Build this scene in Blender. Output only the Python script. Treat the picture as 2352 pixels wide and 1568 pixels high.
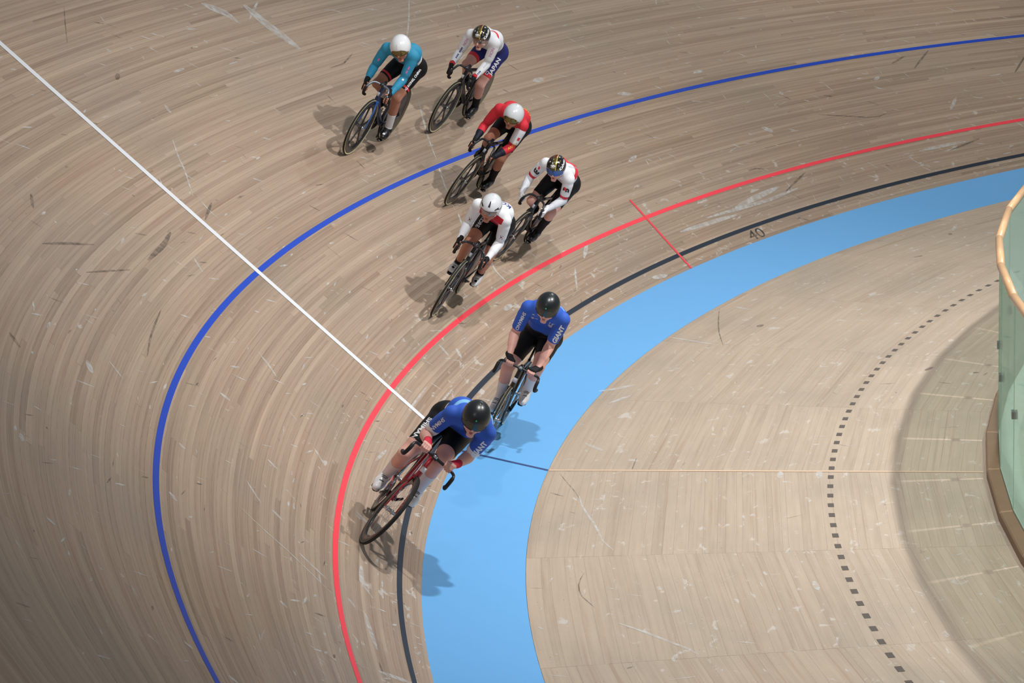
# Velodrome bend with seven track cyclists, built object by object.
import bpy, bmesh, math, random
import numpy as np
from mathutils import Matrix, Vector
from mathutils.bvhtree import BVHTree

for _o in list(bpy.data.objects): bpy.data.objects.remove(_o)
SC = bpy.context.scene
COL = SC.collection
rnd = random.Random(7)
PI = math.pi

# ------------------------------------------------------------------ camera
CAM = np.array([3.9583, -22.3453, 6.3957]); FPX = 5888.13
def cam_axes():
    y, p, r = np.radians([98.7437, -13.3517, -2.141])
    fw = np.array([np.cos(y)*np.cos(p), np.sin(y)*np.cos(p), np.sin(p)])
    rt = np.array([np.sin(y), -np.cos(y), 0.]); up = np.cross(rt, fw)
    return rt*np.cos(r)+up*np.sin(r), up*np.cos(r)-rt*np.sin(r), fw
CRT, CUP, CFW = cam_axes()
cd = bpy.data.cameras.new('camera'); co = bpy.data.objects.new('camera', cd); COL.objects.link(co)
cd.sensor_width = 36; cd.lens = FPX*36/2352; cd.clip_end = 400
co.matrix_world = Matrix(((CRT[0], CUP[0], -CFW[0], CAM[0]), (CRT[1], CUP[1], -CFW[1], CAM[1]), (CRT[2], CUP[2], -CFW[2], CAM[2]), (0, 0, 0, 1)))
SC.camera = co

# ------------------------------------------------------------------ world, arena lamps, exposure
w = bpy.data.worlds.new('arena_air'); SC.world = w; w.use_nodes = True
w.node_tree.nodes['Background'].inputs[0].default_value = (.83, .92, 1.0, 1); w.node_tree.nodes['Background'].inputs[1].default_value = .205
def arena_lamp(loc, size, watts, aim, col=(1, .985, .96)):
    d = bpy.data.lights.new('arena_lamp', 'AREA'); d.shape = 'DISK'; d.size = size; d.energy = watts; d.color = col
    o = bpy.data.objects.new('arena_lamp', d); COL.objects.link(o); o.location = loc
    v = Vector(aim)-Vector(loc); o.rotation_euler = v.to_track_quat('-Z', 'Y').to_euler()
def arena_flood(loc, rad, watts, aim, cone, col=(1, .985, .965)):
    d = bpy.data.lights.new('arena_flood', 'SPOT'); d.shadow_soft_size = rad; d.energy = watts; d.color = col; d.spot_size = math.radians(cone); d.spot_blend = 1.
    o = bpy.data.objects.new('arena_flood', d); COL.objects.link(o); o.location = loc
    o.rotation_euler = (Vector(aim)-Vector(loc)).to_track_quat('-Z', 'Y').to_euler()
arena_flood((4.6, -3.2, 13.0), .2, 3800, (3.0, -.2, 0), 122)
arena_flood((10.2, .6, 13.0), .2, 6900, (3.7, 1.8, 0), 80)
arena_flood((6.0, 15.5, 14.0), .3, 3300, (4.5, 12.5, 0), 110, (1, .97, .91))
arena_flood((-1.0, -17.0, 13.0), .5, 600, (0, -10, 2), 110)  # added weak fill, no known fixture here; lifts the near lower-left banking
vs = SC.view_settings; vs.view_transform = 'Standard'; vs.look = 'None'; vs.gamma = 1; vs.use_curve_mapping = False; vs.exposure = 0.0

# ------------------------------------------------------------------ helpers
def lin(c): 
    c = np.asarray(c, float)/255.
    return tuple(np.where(c <= .04045, c/12.92, ((c+.055)/1.055)**2.4))+(1.,)
MATS = {}
def mat(name, rgb, rough=.5, metal=0., spec=.5, coat=0., alpha=1., trans=0., bump=0., bscale=300., var=0.):
    if name in MATS: return MATS[name]
    m = bpy.data.materials.new(name); m.use_nodes = True; nt = m.node_tree; b = nt.nodes['Principled BSDF']
    b.inputs['Base Color'].default_value = lin(rgb); b.inputs['Roughness'].default_value = rough; b.inputs['Metallic'].default_value = metal
    b.inputs['Specular IOR Level'].default_value = spec; b.inputs['Coat Weight'].default_value = coat; b.inputs['Coat Roughness'].default_value = .08
    b.inputs['Alpha'].default_value = alpha; b.inputs['Transmission Weight'].default_value = trans
    tc = nt.nodes.new('ShaderNodeTexCoord'); nz = nt.nodes.new('ShaderNodeTexNoise'); nz.inputs['Scale'].default_value = bscale
    nt.links.new(tc.outputs['Object'], nz.inputs['Vector'])
    if var:
        mx = nt.nodes.new('ShaderNodeMix'); mx.data_type = 'RGBA'
        c = np.array(lin(rgb)); lo = tuple(c[:3]*(1-var))+(1,); hi = tuple(np.minimum(c[:3]*(1+var), 1))+(1,)
        mx.inputs[6].default_value = lo; mx.inputs[7].default_value = hi
        n2 = nt.nodes.new('ShaderNodeTexNoise'); n2.inputs['Scale'].default_value = bscale*.12; n2.inputs['Detail'].default_value = 4
        nt.links.new(tc.outputs['Object'], n2.inputs['Vector'])
        nt.links.new(n2.outputs['Fac'], mx.inputs[0]); nt.links.new(mx.outputs[2], b.inputs['Base Color'])
    if bump:
        bp = nt.nodes.new('ShaderNodeBump'); bp.inputs['Strength'].default_value = bump; bp.inputs['Distance'].default_value = .002
        nt.links.new(nz.outputs['Fac'], bp.inputs['Height']); nt.links.new(bp.outputs[0], b.inputs['Normal'])
    MATS[name] = m; return m

def mobj(name, V, F, mats, parent=None, smooth=False, midx=None, uv=None, tone=None, M=None):
    me = bpy.data.meshes.new(name)
    me.from_pydata([tuple(v) for v in V] if not isinstance(V, np.ndarray) else V.tolist(), [], F if not isinstance(F, np.ndarray) else F.tolist())
    for m in (mats if isinstance(mats, (list, tuple)) else [mats]): me.materials.append(m)
    if midx is not None: me.polygons.foreach_set('material_index', np.asarray(midx, np.int32))
    if smooth: me.polygons.foreach_set('use_smooth', np.ones(len(me.polygons), bool))
    if uv is not None:
        ul = me.uv_layers.new(name='UVMap'); li = np.empty(len(me.loops), np.int32); me.loops.foreach_get('vertex_index', li)
        ul.data.foreach_set('uv', np.asarray(uv, np.float32)[li].ravel())
    if tone is not None:
        at = me.attributes.new('tone', 'FLOAT', 'POINT'); at.data.foreach_set('value', np.asarray(tone, np.float32))
    me.update()
    o = bpy.data.objects.new(name, me); COL.objects.link(o)
    if parent is not None: o.parent = parent
    if M is not None: o.matrix_world = M
    return o
def tag(o, label=None, cat=None, group=None, kind=None):
    for k, v in (('label', label), ('category', cat), ('group', group), ('kind', kind)):
        if v: o[k] = v
    return o

# ------------------------------------------------------------------ track geometry (fitted plan curve)
TR = dict(R=22.2616, L2=53.3989, sa=6.1117, beta=43.163, bmin=13.3388, wb=.8314, bb=12.7832)
O_BLUE, O_RED, O_BLACK, O_CURB = 2.4686, .851, .2226, 3.9455
DS = .1
SG = np.arange(-48, 32+1e-6, DS); I0 = int(np.argmin(abs(SG)))
def _curve():
    L1 = max(PI*TR['R']-TR['L2'], 1.)
    x = np.clip((TR['L2']-np.abs(SG-TR['sa']))/(TR['L2']-L1), 0, 1); x = x*x*(3-2*x); k = x/TR['R']
    th = np.concatenate([[0], np.cumsum((k[1:]+k[:-1])/2*DS)]); th = th-th[I0]-PI/2
    a = (th[1:]+th[:-1])/2
    cx = np.concatenate([[0], np.cumsum(np.cos(a)*DS)]); cy = np.concatenate([[0], np.cumsum(np.sin(a)*DS)])
    return cx-cx[I0], cy-cy[I0], th, np.radians(TR['bmin']+(TR['beta']-TR['bmin'])*x)
CX, CY, TH, BK = _curve()
def tp(s, o, lift=0.):
    """world points of track coordinates: s along the inner edge, o outward over the surface (negative: blue band, then flat), lift along the normal"""
    s = np.asarray(s, float); o = np.asarray(o, float); s, o = np.broadcast_arrays(s, o)
    x = np.interp(s, SG, CX); y = np.interp(s, SG, CY); th = np.interp(s, SG, TH); b = np.interp(s, SG, BK)
    bb = math.radians(TR['bb']); wb = TR['wb']
    nx, ny = np.sin(th), -np.cos(th)
    wv = np.minimum(-o, wb)
    h = np.where(o >= 0, o*np.cos(b), -wv*math.cos(bb)-np.maximum(-o-wb, 0))
    z = np.where(o >= 0, o*np.sin(b), -wv*math.sin(bb))
    sl = np.where(o >= 0, b, np.where(-o <= wb, bb, 0.))
    lx = -np.sin(sl)*lift; lz = np.cos(sl)*lift
    return np.stack([x+nx*(h+lx), y+ny*(h+lx), z+lz], -1)
ZF = float(tp(0, -2)[2])
def project(X):
    d = np.asarray(X)-CAM; wz = np.maximum(d@CFW, .1)
    return np.stack([1176+FPX*(d@CRT)/wz, 784-FPX*(d@CUP)/wz], -1), d@CFW
_gs, _go = np.meshgrid(np.arange(-30, 16, .05), np.arange(-5.2, 7.6, .05))
_gp = project(tp(_gs, _go))[0]
def pix(px, py):
    """photo pixel -> (s, o) on the track surface it falls on"""
    d = (_gp[..., 0]-px)**2+(_gp[..., 1]-py)**2; i = np.unravel_index(np.argmin(d), d.shape); return float(_gs[i]), float(_go[i])

# ------------------------------------------------------------------ wood
def wood_mat(name, cols, grain, scuff, pits):
    m = bpy.data.materials.new(name); m.use_nodes = True; nt = m.node_tree; N = nt.nodes; L = nt.links; b = N['Principled BSDF']
    b.inputs['Roughness'].default_value = .5; b.inputs['Specular IOR Level'].default_value = .205
    uv = N.new('ShaderNodeUVMap'); uv.uv_map = 'UVMap'; sp = N.new('ShaderNodeSeparateXYZ'); L.new(uv.outputs[0], sp.inputs[0])
    at = N.new('ShaderNodeAttribute'); at.attribute_name = 'tone'
    def math_(op, a, bb=None, c=None):
        n = N.new('ShaderNodeMath'); n.operation = op
        for i, v in enumerate((a, bb, c)):
            if v is None: continue
            if isinstance(v, (int, float)): n.inputs[i].default_value = v
            else: L.new(v, n.inputs[i])
        return n.outputs[0]
    def noise(sx, sy, zoff, detail=3, rough=.55, dist=0.):
        mp = N.new('ShaderNodeCombineXYZ'); L.new(math_('MULTIPLY', sp.outputs[0], sx), mp.inputs[0]); L.new(math_('MULTIPLY', sp.outputs[1], sy), mp.inputs[1])
        if isinstance(zoff, (int, float)): mp.inputs[2].default_value = zoff
        else: L.new(zoff, mp.inputs[2])
        n = N.new('ShaderNodeTexNoise'); n.inputs['Scale'].default_value = 1; n.inputs['Detail'].default_value = detail; n.inputs['Roughness'].default_value = rough; n.inputs['Distortion'].default_value = dist
        L.new(mp.outputs[0], n.inputs['Vector']); return n.outputs['Fac']
    def ramp(f, stops):
        r = N.new('ShaderNodeValToRGB'); e = r.color_ramp.elements
        while len(e) < len(stops): e.new(.5)
        for i, (p, c) in enumerate(stops): e[i].position = p; e[i].color = lin(c) if len(c) == 3 else c
        L.new(f, r.inputs[0]); return r.outputs[0]
    def mix(f, a, bcol):
        x = N.new('ShaderNodeMix'); x.data_type = 'RGBA'
        for i, v in ((0, f), (6, a), (7, bcol)):
            if isinstance(v, (int, float)): x.inputs[i].default_value = v
            elif isinstance(v, tuple): x.inputs[i].default_value = lin(v)
            else: L.new(v, x.inputs[i])
        return x.outputs[2]
    z = math_('MULTIPLY', at.outputs['Fac'], 37.)
    g1 = noise(*grain, z, 4); g2 = noise(grain[0]*.25, grain[1]*2.4, z, 2)
    f = math_('ADD', math_('MULTIPLY', at.outputs['Fac'], .40), math_('ADD', math_('MULTIPLY', g1, .62), math_('MULTIPLY', g2, .34)))
    f = math_('SUBTRACT', f, .18)
    base = ramp(f, [(i/(len(cols)-1), c) for i, c in enumerate(cols)])
    rb = noise(.22, 19., 14.4, 3, .6); base = mix(math_('MULTIPLY', ramp(rb, [(.58, (0, 0, 0)), (.74, (255, 255, 255))]), .30), base, (150, 108, 84))
    d1 = noise(.5, .7, 3.1, 5, .6)
    base = mix(math_('MULTIPLY', ramp(d1, [(.42, (0, 0, 0)), (.68, (255, 255, 255))]), .28), base, (140, 136, 128))
    # whitish scuffs, denser in the racing lane
    lane = N.new('ShaderNodeMapRange'); lane.interpolation_type = 'SMOOTHSTEP'; L.new(sp.outputs[1], lane.inputs[0])
    lane.inputs[1].default_value = scuff[0]; lane.inputs[2].default_value = scuff[1]; lane.inputs[3].default_value = 1.; lane.inputs[4].default_value = .0
    n3 = noise(4.2, 9., 9.2, 4, .6, .6); thr = math_('SUBTRACT', .695, math_('MULTIPLY', lane.outputs[0], .075))
    sc = math_('MULTIPLY', math_('SUBTRACT', n3, thr), 9.); sc = math_('MINIMUM', math_('MAXIMUM', sc, 0.), .55)
    base = mix(sc, base, (208, 205, 200))
    n4 = noise(3., 11., 21.2, 5, .62, .5); dk = math_('MINIMUM', math_('MAXIMUM', math_('MULTIPLY', math_('SUBTRACT', n4, .70), 8.), 0.), .42)
    base = mix(dk, base, (84, 76, 68))
    if pits:
        mp = N.new('ShaderNodeCombineXYZ'); L.new(math_('MULTIPLY', sp.outputs[0], 7.), mp.inputs[0]); L.new(math_('MULTIPLY', sp.outputs[1], 14.), mp.inputs[1])
        vo = N.new('ShaderNodeTexVoronoi'); vo.inputs['Scale'].default_value = 1.; L.new(mp.outputs[0], vo.inputs['Vector'])
        pt = math_('MULTIPLY', math_('LESS_THAN', vo.outputs['Distance'], .055), .5); base = mix(pt, base, (120, 84, 62))
        p2 = N.new('ShaderNodeTexVoronoi'); p2.inputs['Scale'].default_value = 1.7; L.new(mp.outputs[0], p2.inputs['Vector'])
        base = mix(math_('MULTIPLY', math_('LESS_THAN', p2.outputs['Distance'], .07), .5), base, (228, 196, 172))
    L.new(base, b.inputs['Base Color'])
    bp = N.new('ShaderNodeBump'); bp.inputs['Strength'].default_value = .12; bp.inputs['Distance'].default_value = .001; L.new(g1, bp.inputs['Height']); L.new(bp.outputs[0], b.inputs['Normal'])
    return m
M_PINE = wood_mat('siberian_pine_strip', [(98, 80, 66), (145, 123, 104), (170, 147, 127), (185, 163, 142), (213, 179, 146)], (.5, 34.), (.9, 1.7), False)
M_APRON = wood_mat('apron_board', [(146, 128, 109), (174, 156, 137), (187, 170, 151), (195, 178, 159), (210, 187, 164)], (1.1, 24.), (-1.1, -1.0), True)
M_DARK = mat('joint_shadow_timber', (96, 78, 62), .9)
M_BAND = mat('pale_blue_paint', (106, 172, 228), .55, spec=.2, var=.02, bscale=40)

# ------------------------------------------------------------------ structure: banked track
S_LO, S_HI, O_TOP = -44., 24., 7.3
SEG = .3
def strip(name, s0, s1, o0, o1, mats, parent, lift=.0022, ds=SEG, thick=.0):
    n = max(1, int(round((s1-s0)/ds))); ss = np.linspace(s0, s1, n+1)
    a = tp(ss, o0, lift); b = tp(ss, o1, lift); V = np.concatenate([a, b]); k = n+1
    F = [(i, i+1, k+i+1, k+i) for i in range(n)]
    uv = np.concatenate([np.stack([ss, np.full(k, o0)], 1), np.stack([ss, np.full(k, o1)], 1)])
    return mobj(name, V, F, mats, parent, smooth=True, uv=uv)
def sheet(name, s0, s1, os_, mats, lift, ds=.5):
    n = int(round((s1-s0)/ds)); ss = np.linspace(s0, s1, n+1); os_ = np.asarray(os_, float); m = len(os_)
    A, B = np.meshgrid(ss, os_, indexing='ij'); V = tp(A, B, lift).reshape(-1, 3)
    F = [(i*m+j, (i+1)*m+j, (i+1)*m+j+1, i*m+j+1) for i in range(n) for j in range(m-1)]
    return mobj(name, V, F, mats, None, smooth=True)
banked = tag(sheet('banked_floor', S_LO, S_HI, [0, 1, 2.5, 4, 5.5, O_TOP], M_DARK, -.016), 'banked wooden velodrome track of long pine strips rising above the blue band', kind='structure')
def plank_arrays(s0, s1, o0, o1, lift, ends, tone, ds=SEG, straight=False, th=.012):
    """one strip: top, two long sides, two end faces"""
    n = 1 if straight else max(1, int(math.ceil((s1-s0)/ds-1e-6)))
    ss = np.linspace(s0, s1, n+1); k = n+1
    rows = [tp(ss, o0, lift-th), tp(ss, o0, lift), tp(ss, o1, lift), tp(ss, o1, lift-th)]
    V = np.concatenate(rows)
    F = [(r*k+i, r*k+i+1, (r+1)*k+i+1, (r+1)*k+i) for r in range(3) for i in range(n)]
    F += [(0, k, 2*k, 3*k), (n, 3*k+n, 2*k+n, k+n)]
    uv = np.concatenate([np.stack([ss, np.full(k, oo)], 1) for oo in (o0, o0, o1, o1)])
    return V, F, uv, np.full(len(V), tone)
def lay_planks(name, parent, planks, material, keep):
    """planks: (V,F,uv,tone); the 'keep' that show largest become parts, the rest one joined part"""
    score = []
    for V, F, uv, tn in planks:
        p, d = project(V); inside = (p[:, 0] > -40) & (p[:, 0] < 2392) & (p[:, 1] > -40) & (p[:, 1] < 1608) & (d > 1)
        if not inside.any(): score.append(0.); continue
        q = np.clip(p, [-40, -40], [2392, 1608]); k = len(V)//4; a, b = q[k:2*k], q[2*k:3*k]
        ar = 0.
        for i in range(k-1):
            pts = [a[i], a[i+1], b[i+1], b[i]]; ar += abs(sum(pts[j][0]*pts[(j+1) % 4][1]-pts[(j+1) % 4][0]*pts[j][1] for j in range(4)))/2
        score.append(ar)
    order = np.argsort(score)[::-1]; sel = set(int(i) for i in order[:keep] if score[i] > 0)
    for i in sorted(sel):
        V, F, uv, tn = planks[i]; mobj(name, V, F, material, parent, uv=uv, tone=tn)
    rest = [planks[i] for i in range(len(planks)) if i not in sel]
    if rest:
        off = 0; VV, FF, UU, TT = [], [], [], []
        for V, F, uv, tn in rest:
            VV.append(V); UU.append(uv); TT.append(tn); FF += [tuple(x+off for x in f) for f in F]; off += len(V)
        tag(mobj('far_'+name+'s', np.concatenate(VV), FF, material, parent, uv=np.concatenate(UU), tone=np.concatenate(TT)), kind='stuff')
PW = .0475
planks = []
for r in range(int(O_TOP/PW)):
    s = S_LO-rnd.uniform(0, 4)
    drift = rnd.gauss(0, .05)
    while s < S_HI:
        ln = SEG*rnd.randint(10, 17); s1 = min(s+ln, S_HI); s0 = max(s, S_LO)
        if s1-s0 > .2:
            t = min(max(rnd.gauss(.5+drift, .16), 0), 1)
            if rnd.random() < .05: t = rnd.uniform(.85, 1.)
            planks.append(plank_arrays(s0+.0008, s1-.0008, r*PW+.00035, (r+1)*PW-.00035, rnd.uniform(-.0004, .0004), True, t))
        s = s1 if s1 < S_HI else S_HI
lay_planks('plank', banked, planks, M_PINE, 300)

# blue band, flat apron, infield
band = tag(sheet('blue_band_floor', S_LO, S_HI, [-TR['wb'], -TR['wb']/2, 0.], M_BAND, 0., SEG), 'smooth pale blue painted band between the track and the flat apron', kind='structure')
OA = -TR['wb']; OC = -TR['wb']-O_CURB
apron = tag(sheet('apron_floor', S_LO, S_HI, [OC-.05, OC+.1, OA-2, OA], M_DARK, -.016), 'flat pale wooden apron inside the blue band', kind='structure')
def board_arrays(s0, s1, o0, o1, lift, tone, th=.012):
    """apron board, straight within its panel; towards the blue band its edges bend to meet the curved edge"""
    n = 8 if o1 > OA-.75 else 1; ss = np.linspace(s0, s1, n+1); k = n+1; sag = ((s1-s0)**2/4-(ss-(s0+s1)/2)**2)/(2*21.4)
    e = lambda o: o-sag*min(1., (OA-o)/.7)*(1. if n > 1 else 0.)
    e0, e1 = (e(o0), e(o1)) if n > 1 else (np.full(k, o0), np.full(k, o1))
    V = np.concatenate([tp(ss, e0, lift-th), tp(ss, e0, lift), tp(ss, e1, lift), tp(ss, e1, lift-th)])
    F = [(r*k+i, r*k+i+1, (r+1)*k+i+1, (r+1)*k+i) for r in range(3) for i in range(n)]+[(0, k, 2*k, 3*k), (n, 3*k+n, 2*k+n, k+n)]
    uv = np.concatenate([np.stack([ss, np.full(k, oo)], 1) for oo in (o0, o0, o1, o1)]); return V, F, uv, np.full(len(V), tone)
boards = []; PANEL = 2.65
for k in range(int(S_LO/PANEL), int(S_HI/PANEL)):
    o = OA-.002; sd = random.Random(100+k)
    while o > OC-.03:
        wd = sd.choice([.05, .07, .07, .09, .12]); o1 = max(o-wd, OC-.05)
        t = min(max(sd.gauss(.5, .13), 0), 1)
        boards.append(board_arrays(k*PANEL+.001, (k+1)*PANEL-.001, o1+.00035, o-.00035, sd.uniform(-.0004, .0002), t))
        o = o1
lay_planks('board', apron, boards, M_APRON, 300)
_ss = np.arange(S_LO, S_HI+.1, .5); _in = tp(_ss, OC-.05, -.005); _far = _in.copy(); _th = np.interp(_ss, SG, TH)
_far[:, 0] -= np.sin(_th)*14; _far[:, 1] += np.cos(_th)*14
_k = len(_ss)
tag(mobj('infield_floor', np.concatenate([_in, _far]), [(i, i+1, _k+i+1, _k+i) for i in range(_k-1)], mat('pale_infield_vinyl', (184, 196, 194), .5, var=.06, bscale=8)), 'pale grey infield floor seen through the glass', kind='structure')
# outer barrier above the top edge of the banking (outside the frame)
_a = tp(_ss, O_TOP, 0); _b = _a+[0, 0, .9]; _c = _b.copy()
_m = _ss < 12
_a, _b = _a[_m], _b[_m]; _k = len(_a)
tag(mobj('wall_outer', np.concatenate([_a, _b]), [(i, i+1, _k+i+1, _k+i) for i in range(_k-1)], mat('outer_fence_board', (225, 225, 222), .5)), 'pale balustrade along the top edge of the banked track', kind='structure')

# painted lines
M_LB = mat('blue_line_paint', (32, 74, 190), .5, spec=.2); M_LR = mat('red_line_paint', (252, 74, 88), .5, spec=.2)
M_LK = mat('black_line_paint', (46, 54, 66), .5, spec=.2); M_LW = mat('white_line_paint', (226, 228, 232), .5, spec=.2)
tag(strip('blue_floor_line', S_LO, S_HI, O_BLUE-.027, O_BLUE+.027, M_LB, None, ds=.1), 'long blue line curving along the middle of the banking', kind='structure')
tag(strip('red_floor_line', S_LO, S_HI, O_RED-.026, O_RED+.026, M_LR, None, ds=.1), 'long red line curving around the lower banking', kind='structure')
tag(strip('black_floor_line', S_LO, S_HI, O_BLACK-.027, O_BLACK+.027, M_LK, None, ds=.1), 'black line curving just outside the blue band', kind='structure')
def cross(name, s, o0, o1, wd, mats, lift=.0026, ds_=0.):
    return strip_across(name, s, s+ds_, o0, o1, wd, mats, lift)
def strip_across(name, sa, sb, o0, o1, wd, mats, lift=.0026, parent=None, n=8):
    oo = np.linspace(o0, o1, n+1); ss = np.linspace(sa, sb, n+1)
    V = np.concatenate([tp(ss-wd/2, oo, lift), tp(ss+wd/2, oo, lift)]); k = n+1
    return mobj(name, V, [(i, k+i, k+i+1, i+1) for i in range(n)], mats, parent)
tag(cross('white_floor_line', 0, .02, O_TOP, .085, M_LW, .0034), 'straight white line running up across the banking', kind='structure')
tag(strip_across('dark_floor_line', 0, 0, OA, -.02, .045, mat('navy_joint_line', (44, 72, 124), .5), .0026), 'thin dark blue line across the pale blue band', kind='structure')
tag(strip_across('apron_floor_line', -.03, .0, OC+.02, OA-.01, .045, mat('cream_joint_filler', (214, 186, 158), .6), .0026), 'thin cream joint line across the wooden apron', kind='structure')
rs, ro = pix(1446, 463); rs2, _ = pix(1586, 613)
tag(strip_across('short_red_floor_line', rs2, rs, 0.0, ro, .045, mat('thin_red_paint', (232, 70, 80), .5), .0040), 'short thin red line crossing the long red and black lines', kind='structure')
# ------------------------------------------------------------------ marks on the apron and the banking
def patch(name, s, o, ln, wd, ang, mats, parent, lift=.0015, n=3, taper=0.):
    """thin painted or rubbed mark lying on the surface, length ln along direction ang (0 = along the track)"""
    t = np.linspace(-.5, .5, n+1); ca, sa = math.cos(ang), math.sin(ang); A, B = [], []
    for q in t:
        h = wd/2*(1-taper*abs(q)*2)
        A.append((s+q*ln*ca+h*sa, o+q*ln*sa-h*ca)); B.append((s+q*ln*ca-h*sa, o+q*ln*sa+h*ca))
    A, B = np.array(A), np.array(B); k = n+1
    V = np.concatenate([tp(A[:, 0], A[:, 1], lift), tp(B[:, 0], B[:, 1], lift)])
    return V, [(i, i+1, k+i+1, k+i) for i in range(n)]
M_DASH = mat('dark_rubber_square', (92, 84, 78), .8)
_dp = [(1927.8, 1005), (1911.9, 1093.5), (1913, 1165.5), (1921.7, 1239), (1948.8, 1319.9), (1986.9, 1407.5), (2020.5, 1470.9), (2068.4, 1537.9), (2262, 659.5), (2158, 723), (2053, 811), (1960.6, 928)]
_ds = np.array([pix(*q) for q in _dp]); _pf = np.polyfit(_ds[:, 0], _ds[:, 1], 3)
s_ = -11.2
while s_ < 9:
    V, F = patch('floor_marking', s_, float(np.polyval(_pf, max(s_, -9.2))), .125, .052, 0., M_DASH, apron, .0016, 1)
    mobj('dash_mark', V, F, M_DASH, apron); s_ += .335
def alpha_mat(name, rgb, a, rough=.7):
    m = bpy.data.materials.new(name); m.use_nodes = True; nt = m.node_tree; b = nt.nodes['Principled BSDF']
    b.inputs['Base Color'].default_value = lin(rgb); b.inputs['Roughness'].default_value = rough
    tc = nt.nodes.new('ShaderNodeTexCoord'); nz = nt.nodes.new('ShaderNodeTexNoise'); nz.inputs['Scale'].default_value = 13; nz.inputs['Detail'].default_value = 4
    mr = nt.nodes.new('ShaderNodeMapRange'); mr.inputs[1].default_value = .38; mr.inputs[2].default_value = .62; mr.inputs[3].default_value = a*.4; mr.inputs[4].default_value = a
    nt.links.new(tc.outputs['Object'], nz.inputs['Vector']); nt.links.new(nz.outputs['Fac'], mr.inputs[0]); nt.links.new(mr.outputs[0], b.inputs['Alpha'])
    return m
M_SCW = alpha_mat('white_rubbed_scuff', (222, 222, 220), .6); M_SCK = alpha_mat('dark_rubber_scuff', (70, 66, 62), .42); M_SCG = alpha_mat('faded_grey_tape', (206, 204, 196), .85)
def px_mark(name, pts, wd, material, parent, lift=.0018, n=6, taper=.7):
    """mark through photo pixels, laid on the surface they fall on; wd in metres"""
    so = np.array([pix(*p) for p in pts]); t = np.linspace(0, 1, n+1); d = np.concatenate([[0], np.cumsum(np.hypot(*np.diff(so, axis=0).T))]); d /= max(d[-1], 1e-6)
    s = np.interp(t, d, so[:, 0]); o = np.interp(t, d, so[:, 1]); ds, do = np.gradient(s), np.gradient(o); L = np.hypot(ds, do)+1e-9
    h = wd/2*(1-taper*np.abs(2*t-1)**3)
    V = np.concatenate([tp(s-do/L*h, o+ds/L*h, lift), tp(s+do/L*h, o-ds/L*h, lift)]); k = n+1
    return mobj(name, V, [(i, k+i, k+i+1, i+1) for i in range(n)], material, parent)
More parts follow.
